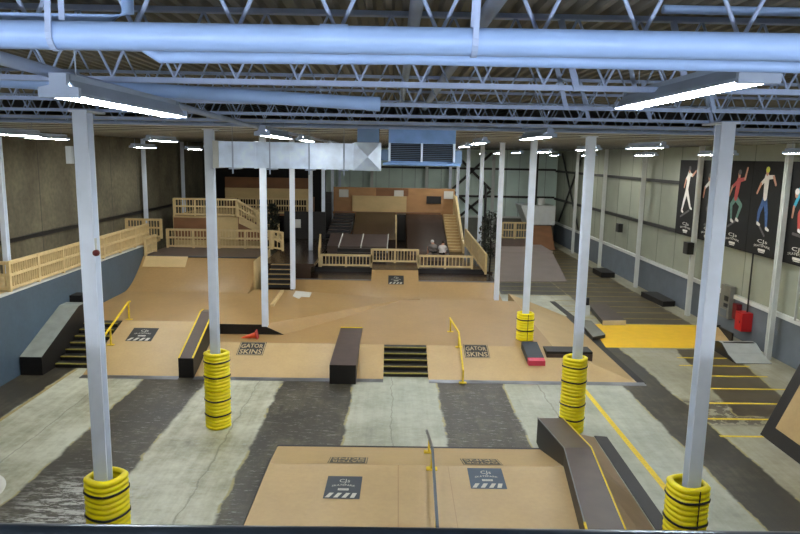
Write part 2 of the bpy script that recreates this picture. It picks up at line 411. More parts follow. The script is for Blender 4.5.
def guard_proto():
    h = .96; prof = [(.145, .03), (.145, h-.03)]
    ribs = 11; prof_o = []
    for i in range(ribs):
        z0 = h*i/ribs; dz = h/ribs
        prof_o += [(.274, z0+.003), (.294, z0+.018), (.299, z0+dz*.5), (.294, z0+dz-.018), (.274, z0+dz-.003)]
    full = [(.20, 0)]+[(.26, 0)]+prof_o+[(.265, h), (.24, h+.010), (.21, h), (.20, h-.03)]
    r_ = bpy.data.objects.new('column_guard', None); COL.objects.link(r_)
    m = MB(); m.lathe(full, (0, 0, 0), 28, 0, .35); m.build('body', 'yellow', r_)
    m = MB(); m.box(-.006, .006, -.300, -.283, .02, h-.02); m.build('seam', 'black', r_)
    for z in (.36, .74):
        m = MB(); m.lathe([(.266, z-.016), (.31, z-.016), (.31, z+.016), (.266, z+.016)], (0, 0, 0), 28, 0, .35, True); m.build('strap', 'black', r_)
    return r_
gp = guard_proto(); first = True
for (s_, n_), levels in {(-1, 1): 2, (1, 1): 2, (-1, 2): 2, (1, 2): 2, (1, 3): 1}.items():
    for lv in range(levels):
        loc = (s_*HX+{(1, 1): -.05, (1, 2): -.045, (-1, 1): .04, (-1, 2): .03, (1, 3): 0}[(s_, n_)], row(n_), FEET[(s_, n_)]+.003+.985*lv)
        o = gp if first else clone(gp, None, loc); first = False; o.location = loc
        rz = {(1, 1): .1, (-1, 1): 2.6, (-1, 2): 2.4, (1, 2): 2.4, (1, 3): .12}[(s_, n_)]; o.rotation_euler.z = rz+.1*lv
        tag(o, 'yellow ribbed column guard, %s round the %s column %s' % ({0: 'lower one' if levels == 2 else 'only one', 1: 'upper one'}[lv], side_w[s_], where[n_-1]), 'column guard', 'yellow column guards')

# ------------------------------------------------------------------ roof joists
ZB = 7.355
def joist(y, k):
    r_ = thing('roof_joist', (0, y, ZB), 'pale open-web steel roof joist, %s one counting from the camera' % ORD[k], 'joist', 'open-web roof joists')
    m = MB(); m.box(XL, XR, y-.035, y-.006, ZB, ZB+.042); m.box(XL, XR, y+.006, y+.035, ZB, ZB+.042); m.build('bottom_chord', 'joist', r_)
    m = MB(); m.box(XL, XR, y-.035, y-.006, ZC-.045, ZC-.005); m.box(XL, XR, y+.006, y+.035, ZC-.045, ZC-.005); m.build('top_chord', 'joist', r_)
    m = MB(); p = .50; x = XL; up = False; n = 4 if y > 15 else 6
    while x+p/2 <= XR:
        m.tube([(x, y, ZB+.04 if not up else ZC-.03), (x+p/2, y, ZC-.03 if not up else ZB+.04)], .011, n, cap=False); up = not up; x += p/2
    m.build('web', 'joist', r_)
JY = [3.46+2.1675*k for k in range(6)]
for k, y in enumerate(JY): joist(y, k)
# ------------------------------------------------------------------ pipes
def pipe(name, pts, r, label, mt='pipe', cat='pipe', couplings=(), n=20):
    m = MB().tube(pts, r, n)
    if not couplings:
        o = m.build(name, mt); return tag(o, label, cat)
    r_ = thing(name, pts[0], label, cat); m.build('tube', mt, r_)
    for c, d, l in couplings:
        c = Vector(c); d = Vector(d).normalized(); MB().tube([c-d*l/2, c+d*l/2], r*1.07, n).build('coupling', mt, r_)
    return r_
pipe('sprinkler_main', [(-9, 2.55, 7.19), (9, 2.55, 7.25)], .050, 'largest pale blue pipe crossing the whole view just under the joists', couplings=[((-.39, 2.55, 7.22), (1, .0, .004), .10), ((-6, 2.55, 7.2), (1, 0, .004), .1)])
pipe('branch_pipe', [(-1.27, 3.12, 7.36), (-1.27, 3.12, 7.25), (-1.22, 3.12, 7.222), (-.1, 3.12, 7.236), (9, 3.12, 7.22)], .027, 'thinner pale blue pipe running just below the largest pipe', couplings=[((-.45, 3.12, 7.232), (1, 0, .0), .05), ((2.45, 3.12, 7.23), (1, 0, .0), .05)])
pipe('branch_pipe', [(-9, 2.88, 7.33), (-1.34, 2.88, 7.33), (-1.26, 2.88, 7.36), (-1.26, 2.88, 7.93)], .024, 'short pale pipe above the largest pipe at the upper left')
pipe('feed_pipe', [(-9, 6.35, 7.62), (-3.77, 6.35, 7.42), (-.36, 6.35, 7.275)], .062, 'sloping grey-blue pipe at the left with a coupling at its end', couplings=[((-.36, 6.35, 7.275), (1, 0, -.04), .13), ((-2.9, 6.35, 7.38), (1, 0, -.04), .08)])
pipe('long_pipe', [(-2.38, 2.75, 7.32), (-2.9, 13, 7.33), (-2.95, 44, 7.38)], .04, 'dull pipe running away down the hall above the left row of lamps', 'joist')
pipe('long_pipe', [(-.02, 1, 7.86), (-.02, 15.1, 7.86)], .05, 'left one of two conduits under the roof deck running down the middle', 'joist')
pipe('long_pipe', [(.52, 1, 7.86), (.50, 15.1, 7.86)], .06, 'right one of two conduits under the roof deck running down the middle', 'joist')
pipe('cross_pipe', [(-13.3, 14.95, 7.425), (13.3, 14.95, 7.425)], .04, 'straight pale pipe crossing the hall above the silver duct', 'joist')
pipe('cross_pipe', [(1.7, 4.9, 7.85), (9, 4.9, 7.85)], .03, 'thin pipe at the very top right above the largest pipe', 'pipe')
def hanger(x, y, z, r, label):
    r_ = thing('pipe_hanger', (x, y, z), label, 'hanger', 'perforated pipe hangers')
    m = MB()
    for dy in (-1, 1): m.bar((x, y+dy*(r+.004), z), (x+.02, y+dy*.02, ZC-.02), .022, .004, up=(0, 1, 0))
    m.build('strap', 'joist', r_)
    m = MB(); ring = [(x, y+(r+.004)*math.cos(t), z+(r+.004)*math.sin(t)) for t in [math.pi+math.pi*i/8 for i in range(9)]]
    for a, b_ in zip(ring[:-1], ring[1:]): m.bar(a, b_, .022, .005)
    m.build('loop', 'joist', r_)
hanger(-1.40, 2.55, 7.216, .051, 'perforated strap holding the largest pipe at the upper left')
hanger(.12, 2.55, 7.222, .051, 'perforated strap holding the largest pipe right of the middle')
# diagonal bridging between joists on the right
k = 0
for x, y in ((1.15, JY[1]), (2.05, JY[1]), (2.05, JY[0]), (1.62, JY[2]), (2.45, JY[2]), (3.3, JY[2]), (3.4, JY[3]), (2.5, JY[3]), (4.3, JY[3])):
    o = MB().bar((x, y-.05, ZC-.05), (x+.16, y-.05, ZB), .05, .02, up=(0, 1, 0)).build('joist_brace', 'joist')
    tag(o, 'flat pale strut slanting across the %s roof joist, %s' % (ORD[JY.index(min(JY, key=lambda q: abs(q-y)))], {1.15: 'left one', 2.05: 'right one' if y > 4 else 'above the lamp', 1.62: 'left of three', 2.45: 'middle of three', 3.3: 'right of three', 2.5: 'left of its three', 3.4: 'middle of its three', 4.3: 'right of its three'}[x]), 'brace', 'flat struts on the joists'); k += 1

# ------------------------------------------------------------------ lamps
def lamp_proto():
    r_ = bpy.data.objects.new('fluorescent_lamp', None); COL.objects.link(r_); Lh = 1.12
    m = MB(); m.prism([(-.05, .085), (.05, .085), (.115, .0), (.118, -.022), (.108, -.022), (.105, .0), (.045, .072), (-.045, .072), (-.105, .0), (-.108, -.022), (-.118, -.022), (-.115, .0)], 'y', -Lh, Lh); m.build('reflector', 'housing', r_)
    m = MB(); m.box(-.045, .045, -Lh*.96, Lh*.96, .085, .125); m.build('ballast_box', 'housing', r_)
    for e in (-1, 1):
        m = MB(); m.prism([(-.13, -.035), (.13, -.035), (.13, .03), (.055, .045), (.055, .12), (-.055, .12), (-.055, .045), (-.13, .03)], 'y', e*Lh, e*(Lh+.04)); m.build('end_cap', 'housing', r_)
    for x in (-.05, .05):
        m = MB(); m.tube([(x, -Lh+.02, -.012), (x, Lh-.02, -.012)], .022, 8); m.build('tube', 'tube', r_)
    for y in (-.9, .9): m = MB(); m.tube([(0, y, .12), (0, y, .3)], .006, 5); m.build('hanging_rod', 'housing', r_)
    return r_
lp = lamp_proto()
LAMPS = [(-2.32, 5.6, 7.17, 'nearest at the upper left'), (2.03, 5.3, 7.31, 'nearest at the upper right'),
         (-2.25, 12.0, 7.12, 'second along the middle-left row'), (2.62, 13.3, 7.22, 'second along the middle-right row'),
         (-2.6, 19.0, 7.2, 'third along the middle-left row, above the duct'), (2.15, 18.4, 7.2, 'third along the middle-right row, behind the heater'),
         (-2.5, 26, 7.2, 'fourth along the middle-left row'), (2.4, 24.5, 7.2, 'fourth along the middle-right row'), (2.4, 31, 7.15, 'fifth along the middle-right row'),
         (-1.0, 38.5, 7.1, 'over the dark bowl ramps at the far end'), (2.6, 44.5, 7.1, 'farthest along the middle-right row'),
         (6.3, 17.4, 7.14, 'nearest along the row right of the right columns'), (6.3, 22.6, 7.14, 'second along the row right of the right columns'),
         (6.3, 29, 7.1, 'third along the row right of the right columns'), (6.3, 35.5, 7.1, 'fourth along the row right of the right columns'), (6.3, 42, 7.1, 'fifth along the row right of the right columns'), (6.3, 49, 7.1, 'farthest along the row right of the right columns'),
         (10.5, 17.2, 7.08, 'nearest along the row by the black banners'), (10.5, 22.3, 7.05, 'second along the row by the black banners'), (11.2, 30.5, 7.05, 'third along the row by the right wall'),
         (10.8, 38, 7.05, 'fourth along the row by the right wall'), (10.8, 46, 7.05, 'farthest along the row by the right wall'),
         (-10.0, 19.4, 7.14, 'nearest along the row by the concrete wall'), (-8.75, 15.4, 7.14, 'at the left edge of the photo'), (-7.0, 20.2, 7.14, 'left of the second left column'),
         (-10.0, 26.9, 6.98, 'second along the row by the concrete wall'), (-10.0, 33.5, 6.98, 'farthest along the row by the concrete wall'),
         (-6.0, 22.6, 7.0, 'just left of the second left column, farther back')]
FILL_LAMPS = [(-8.0, 7.0, 7.12), (8.0, 7.5, 7.12)]  # unseen lamps added for more light on the near pipes and columns
for i, (x, y, z, ds) in enumerate(LAMPS):
    o = lp if i == 0 else clone(lp); o.location = (x, y, z)
    tag(o, 'lit twin-tube fluorescent lamp, '+ds, 'lamp', 'fluorescent lamps')
for i, (x, y, z) in enumerate(FILL_LAMPS):
    tag(clone(lp, None, (x, y, z)), 'added fill lamp out of the frame '+['over the left floor edge', 'over the right floor edge'][i], 'lamp', 'fluorescent lamps')
# bare battens added unseen behind the camera to front-light pipes and columns
for i in range(6):
    x = -7.5+3*i; y, z = -1.3, 6.35
    r_ = thing('fill_batten_lamp', (x, y, z), 'added bare fluorescent batten behind the camera, %s from left' % ORD[i], 'lamp', 'added fill battens behind the camera')
    m = MB(); m.box(x-1.15, x+1.15, y-.04, y+.04, z+.04, z+.10); m.build('ballast_box', 'housing', r_)
    for dy in (-.05, .05): m = MB(); m.tube([(x-1.12, y+dy, z), (x+1.12, y+dy, z)], .022, 8); m.build('tube', 'tube_fill', r_)
    for dx in (-.9, .9): m = MB(); m.tube([(x+dx, y, z+.1), (x+dx, y, ZC)], .006, 5); m.build('hanging_rod', 'housing', r_)

# ------------------------------------------------------------------ viewing platform under the camera
r_ = thing('viewing_platform', (0, -2.5, 0), 'dark platform whose steel edge crosses the bottom of the photo', 'platform')
m = MB(); m.box(-9, 9, -6.8, 1.96, 5.40, 5.575); m.build('deck', 'skatedark', r_)
m = MB(); m.tube([(-9, 1.98, 5.592), (9, 1.98, 5.592)], .036, 16); m.build('coping', 'rimsteel', r_)
for x in (-8.5, -3, 3, 8.5):
    m = MB(); m.box(x-.07, x+.07, .2, .34, 0, 5.40); m.build('post', 'lumber', r_)

# ------------------------------------------------------------------ funbox in the foreground
def rx(y): return 3.41-(12.65-y)*.134            # its right side runs slightly askew
Y0, YC, YE = 7.0, 12.6, 14.92
r_ = thing('funbox', (.4, 11, 0), 'large tan funbox in the foreground with two dark square stickers on its flat top', 'skate ramp')
m = MB(); m.mesh([(-2.58, Y0, 0), (rx(Y0), Y0, 0), (rx(YC), YC, 0), (-2.57, YC, 0), (-2.58, Y0, .69), (rx(Y0), Y0, .69), (rx(YC), YC, .69), (-2.57, YC, .69), (-2.80, YE, 0), (3.44, YE+.0, 0)],
               [(0, 1, 5, 4), (1, 2, 6, 5), (0, 4, 7, 3), (3, 7, 8), (2, 9, 6), (3, 8, 9, 2), (0, 3, 2, 1)]); m.build('body', 'blackpaint', r_)
m = MB(); m.hexa([(-2.57, Y0, .69), (rx(Y0)-.01, Y0, .69), (rx(YC)-.01, YC, .69), (-2.55, YC, .69)], [(-2.57, Y0, .70), (rx(Y0)-.01, Y0, .70), (rx(YC)-.01, YC, .70), (-2.55, YC, .70)]); m.build('flat_top', 'skatenew', r_)
m = MB(); m.hexa([(-2.55, YC, .69), (rx(YC)-.01, YC, .69), (3.42, YE, .0), (-2.78, YE, .0)], [(-2.55, YC, .70), (rx(YC)-.01, YC, .70), (3.42, YE, .014), (-2.78, YE, .014)]); m.build('far_bank', 'skatenew', r_)
m = MB(); m.box(-2.80, 3.44, YE+.0, YE+.09, 0, .012); m.build('threshold', 'black', r_)
m = MB(); m.poly([(-.02, Y0, .702), (.0, Y0, .702), (.04, YC, .702), (.02, YC, .702)]); m.poly([(.98, Y0, .702), (.99, Y0, .702), (1.03, YC, .702), (1.02, YC, .702)]); m.build('panel_joint', 'skate', r_)
cjs_sticker(r_, Frame((-1.0, 11.66, .70), (1, -.01, 0), (.02, 1, 0), .66, .86), 'sticker', label='dark sticker with white CJs lettering, left one')
cjs_sticker(r_, Frame((1.73, 12.08, .70), (1, 0, 0), (.02, 1, 0), .68, .84), 'stickerblue', label='blue sticker with white CJs lettering, right one')
bn = Vector((0, YE-YC, -.69)).normalized()
for x in (-1.0, 1.75):
    yb = YC+.46; zb = .70-.69*(yb-YC)/(YE-YC)+.004
    gator_sticker(r_, Frame((x, yb, zb), (-1, 0, 0), -bn, .80, .78))

# ledge running down beside the funbox, its side bank and rubber strip
r_ = thing('grind_ledge', (3.6, 11, 0), 'long kinked dark brown ledge with a yellow edge beside the foreground funbox', 'grind ledge')
LT = [(3.42, 15.35, .63), (3.37, 12.7, 1.06), (2.62, 7.2, 1.06)]; RT = [(4.03, 15.35, .63), (3.93, 12.75, 1.06), (3.3, 7.2, 1.06)]
m = MB()
for i in (0, 1):
    a, b_, c, d = LT[i], RT[i], RT[i+1], LT[i+1]
    m.hexa([(p[0], p[1], 0) for p in (a, b_, c, d)], [(p[0], p[1], p[2]-.012) for p in (a, b_, c, d)])
m.build('body', 'blackpaint', r_)
m = MB()
for i in (0, 1):
    q = (LT[i], RT[i], RT[i+1], LT[i+1]); m.hexa([(p[0], p[1], p[2]-.012) for p in q], q)
m.build('top', 'brown', r_)
m = MB()
for i in (0, 1): m.bar(RT[i], RT[i+1], .026, .026)
m.bar((2.99, 9.9, 1.062), (2.80, 8.5, 1.062), .035)
m.build('edge_angle', 'yellowpaint', r_)
m = MB()
for i in (0, 1): m.bar(LT[i], LT[i+1], .022, .022)
m.build('edge_angle', 'metal', r_)
m = MB(); m.mesh([(4.06, 15.38, .30), (4.93, 15.7, 0), (4.06, 15.38, 0), (3.96, 12.75, .66), (3.33, 7.2, .66), (4.72, 7.2, 0), (3.33, 7.2, 0), (3.96, 12.75, 0), (4.85, 12.75, 0)],
               [(0, 1, 8, 3), (3, 8, 5, 4), (0, 2, 1), (4, 5, 6), (2, 7, 3, 0), (7, 6, 4, 3), (2, 1, 8, 7), (7, 8, 5, 6)])
tag(m.build('bank_ramp', 'bankbrown'), 'low brown side bank between the foreground ledge and the black rubber strip', 'skate ramp')
m = MB(); m.hexa([(4.95, 15.75, 0), (5.25, 15.7, 0), (5.05, 7.2, 0), (4.74, 7.2, 0)], [(4.95, 15.75, .02), (5.25, 15.7, .02), (5.05, 7.2, .02), (4.74, 7.2, .02)])
tag(m.build('rubber_strip', 'black'), 'black strip on the floor right of the foreground ledge', 'strip')

# ------------------------------------------------------------------ street course: banks, stairs, ledges, plateaus
ZL, ZM = .93, .58
YL, YM, YA = 23.04, 21.70, 19.78
def bank(x0, x1, y1, z1, name, label, thr=True):
    r_ = thing(name, ((x0+x1)/2, YA, 0), label, 'skate ramp')
    m = MB(); m.prism([(YA, 0), (y1, 0), (y1, z1), (YA, .01)], 'x', x0, x1); m.build('surface', 'skatenew', r_)
    if thr: m = MB(); m.prism([(YA-.2, 0.0), (YA+.04, 0), (YA+.04, .026), (YA-.2, .006)], 'x', x0, x1); m.build('threshold', 'metal', r_)
    return r_
bk = bank(-9.58, -6.62, YL, ZL, 'bank_ramp', 'tan bank ramp with a black CJs sticker right of the left stairs')
sl = Vector((0, YL-YA, ZL)).normalized()
def on_bank(y): return .01+(y-YA)*(ZL-.01)/(YL-YA)
cjs_sticker(bk, Frame((-8.58, 22.15, on_bank(22.15)), (1, 0, 0), sl, .86, .86), 'stickerblack', label='black sticker with faded white lettering')
bk = bank(-6.16, -.37, YM, ZM, 'bank_ramp', 'tan bank ramp with a GATOR SKINS sticker between black ledge and middle stairs')
sm = Vector((0, YM-YA, ZM)).normalized()
def on_bm(y): return .01+(y-YA)*(ZM-.01)/(YM-YA)
gator_sticker(bk, Frame((-4.72, 21.35, on_bm(21.35)+.003), (1, 0, 0), sm, .86, .80))
# right-hand bank with its corner hip
r_ = thing('bank_ramp', (3, YA, 0), 'tan bank ramp with a sloping corner right of the middle stairs', 'skate ramp')
XB, XE = 5.3, 7.5
m = MB(); m.mesh([(1.03, YA, .01), (XE, YA, .01), (XB, YM, ZM), (1.03, YM, ZM), (1.03, YA, 0), (XE, YA, 0), (XB, YM, 0), (1.03, YM, 0)], [(0, 1, 2, 3), (0, 4, 5, 1), (0, 3, 7, 4), (3, 2, 6, 7), (1, 5, 6, 2), (4, 7, 6, 5)])
m.build('surface', 'skatenew', r_)
m = MB(); m.prism([(YA-.2, 0.0), (YA+.04, 0), (YA+.04, .026), (YA-.2, .006)], 'x', 1.03, XE+.2); m.build('threshold', 'metal', r_)
gator_sticker(r_, Frame((2.68, 21.38, on_bm(21.38)+.003), (1, 0, 0), sm, .82, .80))

r_ = thing('bank_ramp', (6.4, 24, 0), 'long tan side bank falling to the right floor beyond the black ledge', 'skate ramp')
m = MB(); m.mesh([(XE, YA, .01), (XE, 28.6, .01), (XB, 30.6, ZM), (XB, YM, ZM), (XE, YA, 0), (XE, 28.6, 0), (XB, 30.6, 0), (XB, YM, 0)], [(0, 1, 2, 3), (1, 5, 6, 2), (3, 2, 6, 7), (0, 3, 7, 4), (0, 4, 5, 1), (4, 7, 6, 5)]); m.build('surface', 'skatenew', r_)
m = MB(); m.box(XE, XE+.25, YA, 28.6, 0, .012); m.build('edge_strip', 'blackpaint', r_)
def stairs(x0, x1, y0, z1, n, depth, label, body='blackpaint', nose='dullyellow', back=0.0, axis='y'):
    r_ = thing('stair_set', ((x0+x1)/2, y0, 0), label, 'stairs')
    m = MB()
    for i in range(n): m.box(x0, x1, y0+depth*i, y0+depth*n+back, z1[0]+(z1[1]-z1[0])*i/n, z1[0]+(z1[1]-z1[0])*(i+1)/n)
    m.build('steps', body, r_)
    for i in range(n):
        z = z1[0]+(z1[1]-z1[0])*(i+1)/n; y = y0+depth*i
        m = MB(); m.box(x0, x1, y-.010, y+.05, z-.022, z+.006); m.build('nosing', nose, r_)
    return r_
stairs(-.37, 1.03, 20.12, (0, ZM), 5, .32, 'black five-step stairs with yellow nosings in the middle of the course')
stairs(-10.76, -9.6, 20.55, (0, ZL), 7, .345, 'black stairs with yellow nosings beside the grey-topped ledge at left', back=.07)
def ledge_box(name, x0, x1, prof, label, cat, top='brown', edges=None):
    r_ = thing(name, ((x0+x1)/2, prof[0][0], 0), label, cat)
    m = MB(); m.prism([(y, z-.012) for y, z in prof]+[(prof[-1][0], 0), (prof[0][0], 0)], 'x', x0, x1); m.build('body', 'blackpaint', r_)
    m = MB()
    for (ya, za), (yb, zb) in zip(prof[:-1], prof[1:]): m.hexa([(x0, ya, za-.012), (x1, ya, za-.012), (x1, yb, zb-.012), (x0, yb, zb-.012)], [(x0, ya, za), (x1, ya, za), (x1, yb, zb), (x0, yb, zb)])
    m.build('top', top, r_)
    for e in (edges or []):
        m = MB()
        x = x0+.02 if e == 'l' else x1-.02
        if e in 'lr':
            for (ya, za), (yb, zb) in zip(prof[:-1], prof[1:]): m.bar((x, ya, za), (x, yb, zb), .045, .035)
        else: m.bar((x0, prof[-1][0], prof[-1][1]), (x1, prof[-1][0], prof[-1][1]), .05)
        m.build('edge_angle', 'yellowpaint', r_)
    return r_
ledge_box('grind_ledge', -1.98, -1.19, [(19.36, .60), (23.7, .62)], 'flat dark brown ledge box left of the middle stairs', 'grind ledge', edges=['b'])
lb = ledge_box('grind_ledge', -6.62, -6.16, [(19.75, .62), (22.2, 1.50), (22.5, 1.50)], 'sloping black ledge with two yellow edges behind the second left column', 'grind ledge', edges=['l', 'r'])
ledge_box('grind_ledge', -11.44, -10.78, [(19.8, .58), (22.4, 1.60), (22.9, 1.60)], 'sloping ledge with grey-green top between the left stairs and the blue wall', 'grind ledge', top='greyledge')
m = MB(); m.box(-11.0, -10.72, 23.2, 23.6, ZL, 1.92); tag(m.build('plywood_box', 'lumber'), 'narrow upright plywood box behind the grey-topped ledge', 'box')
m = MB(); m.box(-11.45, -11.05, 23.15, 23.7, ZL, 1.78); tag(m.build('black_block', 'blackpaint'), 'small black block against the blue wall behind the grey-topped ledge', 'block')

# plateaus
r_ = thing('skate_deck', (-8, 23, 0), 'raised tan flat behind the left bank with a dark front face', 'skate ramp')
YF_ = 22.76
def XH(y): return -3.91+(y-22.76)*.7
m = MB(); m.prism([(-11.45, YL), (-6.16, YL), (-6.16, YF_), (-4.66, YF_), (-4.66, 28.9), (-6.2, 28.9), (-6.2, 27.9), (-11.45, 27.9)], 'z', 0, ZL)
m.build('surface', 'skate', r_)
m = MB(); m.mesh([(-4.66, YF_, ZL), (-3.91, YF_, ZM), (XH(28.9), 28.9, ZM), (-4.66, 28.9, ZL), (-4.66, YF_, 0), (-3.91, YF_, 0), (XH(28.9), 28.9, 0), (-4.66, 28.9, 0)], [(0, 1, 2, 3), (0, 4, 5, 1), (2, 6, 7, 3), (1, 5, 6, 2), (0, 3, 7, 4), (4, 7, 6, 5)])
m.build('side_bank', 'skate', r_)
m = MB(); m.mesh([(-6.16, YF_-.012, ZM), (-3.88, YF_-.012, ZM), (-4.66, YF_-.012, ZL+.004), (-6.16, YF_-.012, ZL+.004), (-6.16, YF_, ZM), (-3.88, YF_, ZM), (-4.66, YF_, ZL+.004), (-6.16, YF_, ZL+.004)],
               [(0, 1, 2, 3), (7, 6, 5, 4), (0, 3, 7, 4), (1, 5, 6, 2), (2, 6, 7, 3), (0, 4, 5, 1)]); m.build('front_face', 'blackpaint', r_)
m = MB(); m.prism([(-6.16, YM), (XB, YM), (XB, 28.9), (XH(28.9), 28.9), (-3.91, YF_), (-6.16, YF_)], 'z', 0, ZM)
tag(m.build('skate_deck', 'skate'), 'wide tan flat in the middle of the course behind the black ledges', 'skate ramp')
m = MB(); m.box(4.95, 6.45, 21.1, 21.72, .2, .60); r2_ = m.build('grind_ledge', 'blackpaint'); tag(r2_, 'low black ledge on the right bank behind the second right column', 'grind ledge')
m = MB(); m.box(4.95, 6.45, 21.085, 21.1, .25, .52); m.build('face_board', 'brown', r2_)
# little black box with a red end
r_ = thing('pad_box', (4.5, 20.7, .3), 'small black box with a pinkish red front on the right bank', 'box')
m = MB(); m.hexa([(4.25, 20.75, .26), (4.78, 20.75, .26), (4.72, 21.6, .5), (4.2, 21.6, .5)], [(4.25, 20.75, .50), (4.78, 20.75, .50), (4.72, 21.6, .78), (4.2, 21.6, .78)]); m.build('lid', 'sticker', r_)
m = MB(); m.hexa([(4.27, 20.62, .25), (4.80, 20.62, .25), (4.78, 20.75, .27), (4.25, 20.75, .27)], [(4.27, 20.62, .42), (4.80, 20.62, .42), (4.78, 20.75, .49), (4.25, 20.75, .49)]); m.build('front', 'pinkred', r_)
# traffic cone on its side
r_ = thing('traffic_cone', (-5.0, 22.3, ZM), 'orange traffic cone lying on its side in front of the dark face', 'cone')
T = Matrix.Translation((-4.72, 22.25, ZM+.125)) @ Matrix.Rotation(-math.radians(90), 4, 'Y') @ Matrix.Rotation(math.radians(0), 4, 'X')
def tmesh(mb, T): mb.v = [tuple(T @ Vector(v)) for v in mb.v]; return mb
T = T @ Matrix.Rotation(math.radians(-13), 4, 'Y') @ Matrix.Scale(.8, 4)
m = MB(); m.lathe([(.135, .02), (.10, .25), (.065, .48), (.03, .66), (.025, .68), (.001, .68)], (0, 0, 0), 20); tmesh(m, T).build('body', 'orange', r_)
m = MB(); m.box(-.19, .19, -.19, .19, -.015, .022); tmesh(m, T).build('base', 'print_red', r_)
# post and pale sheet lying on the course
tag(MB().bar((-4.80, 25.6, ZL+.05), (-4.86, 28.4, ZL+.05), .13, .1).build('timber_post', 'lumber'), 'short tan timber post lying on the raised flat by the fourth left column', 'post')
def zb(x, y): return ZL-(x+4.66)*(ZL-ZM)/(XH(y)+4.66)+.004
q = [(-4.33, 28.75), (-3.64, 28.7), (-3.58, 26.8), (-4.31, 27.7)]
m = MB(); m.hexa([(x, y, zb(x, y)) for x, y in q], [(x, y, zb(x, y)+.012) for x, y in q]); tag(m.build('plywood_sheet', 'paper'), 'pale sheet lying flat beside the fourth left column', 'sheet')

# ------------------------------------------------------------------ quarter pipes at the back of the course
def curve(y0, z0, y1, z1, n=12, k=1.9): return [(y0+(y1-y0)*i/n, z0+(z1-z0)*(i/n)**k) for i in range(n+1)]
r_ = thing('quarter_pipe', (-8.8, 29, 0), 'taller tan quarter pipe at the back left below the wooden railing', 'skate ramp')
c = curve(27.9, ZL, 30.22, 2.12, 14, 1.7)
m = MB(); m.prism(c+[(33.2, 2.12), (33.2, 0), (27.9, 0)], 'x', -11.45, -6.25); m.build('surface', 'skate', r_)
m = MB(); m.prism([(30.24, 2.10), (33.2, 2.10), (33.2, 2.135), (30.24, 2.135)], 'x', -11.45, -6.25); m.build('deck_top', 'brown', r_)
m = MB(); m.tube([(-9.4, 30.2, 2.12), (-6.25, 30.2, 2.12)], .03, 8); m.build('coping', 'rimsteel', r_)
cc = [p for p in c if p[1] > 1.66]
m = MB()
for (ya, za), (yb, zb_) in zip(cc[:-1], cc[1:]): m.hexa([(-11.32, ya, za), (-9.42, ya, za), (-9.42, yb, zb_), (-11.32, yb, zb_)], [(-11.32, ya-.01, za+.012), (-9.42, ya-.01, za+.012), (-9.42, yb-.01, zb_+.012), (-11.32, yb-.01, zb_+.012)])
o = m.build('surface_patch', 'plylight', r_); o['label'] = 'pale new plywood along the top'
m = MB(); m.box(-6.25, -6.22, 29.2, 33.2, 0, 2.13); m.build('side_panel', 'plylight', r_)
for xa, xb, ds in ((-4.62, -1.1, 'left'), (1.1, 4.75, 'right')):
    r_ = thing('quarter_pipe', ((xa+xb)/2, 29, 0), 'low tan quarter pipe at the back, %s of the taller middle section' % ds, 'skate ramp')
    c = curve(28.9, ZM, 30.85, 1.06, 12, 1.7)
    m = MB(); m.prism(c+[(32.95, 1.06), (32.95, 0), (28.9, 0)], 'x', xa, xb); m.build('surface', 'skate', r_)
    m = MB(); m.prism([(30.87, 1.05), (32.95, 1.05), (32.95, 1.07), (30.87, 1.07)], 'x', xa, xb); m.build('deck_top', 'skatedark', r_)
    m = MB(); m.tube([(xa, 30.83, 1.06), (xb, 30.83, 1.06)], .028, 8); m.build('coping', 'metal', r_)
r_ = thing('ramp_extension', (0, 30, 0), 'taller middle section of the back quarter pipe carrying a black CJs sticker', 'skate ramp')
c = curve(29.0, ZM, 31.4, 1.46, 12, 1.7)
m = MB(); m.prism(c+[(32.95, 1.46), (32.95, 0), (29.0, 0)], 'x', -1.1, 1.1); m.build('surface', 'skate', r_)
m = MB(); m.box(-1.1, 1.1, 31.42, 32.95, 1.45, 1.475); m.build('deck_top', 'skatedark', r_)
y_ = 30.75; t_ = (y_-29.0)/2.4; z_ = ZM+.88*t_**1.7; dz = .88*1.7*t_**.7/2.4
cjs_sticker(r_, Frame((.05, y_-.01, z_+.012), (1, 0, 0), Vector((0, 1, dz)), .72, .68), 'stickerblack')

# ------------------------------------------------------------------ grind rails
def grind_rail(pts, feet, label, bar='yellowpaint', lower=True):
    r_ = thing('grind_rail', feet[0][:3], label, 'grind rail')
    m = MB()
    for a, b_ in zip(pts[:-1], pts[1:]): m.bar(a, b_, .05, .05)
    m.build('rail', bar, r_)
    for x, y, z, zt in feet:
        m = MB(); m.bar((x, y, z), (x, y, zt), .045, .045, up=(0, 1, 0)); m.build('post', 'yellowpaint', r_)
        m = MB(); m.box(x-.11, x+.11, y-.07, y+.07, z-.01, z+.012); m.build('foot_plate', 'yellowpaint', r_)
    return r_
grind_rail([(.74, 15.0, .36), (.72, 14.9, .46), (.70, 12.55, 1.10), (.60, 9.2, 1.08)], [(.73, 14.1, .30, .66), (.69, 12.45, .705, 1.08), (.625, 10.05, .705, 1.08)], 'dark kinked grind rail on yellow posts across the foreground funbox', 'rimsteel')
grind_rail([(2.06, 19.55, .40), (2.12, 21.75, 1.02), (1.98, 23.7, 1.04)], [(2.06, 19.56, .03, .40), (2.11, 21.6, .57, 1.0), (1.99, 23.5, .585, 1.04)], 'yellow kinked grind rail right of the middle stairs')
grind_rail([(-9.36, 20.7, .84), (-9.38, 21.2, .98), (-9.42, 23.15, 1.56), (-9.42, 23.35, 1.56)], [(-9.38, 21.5, .50, 1.06), (-9.42, 23.2, .935, 1.56)], 'yellow grind rail sloping down beside the left stairs')

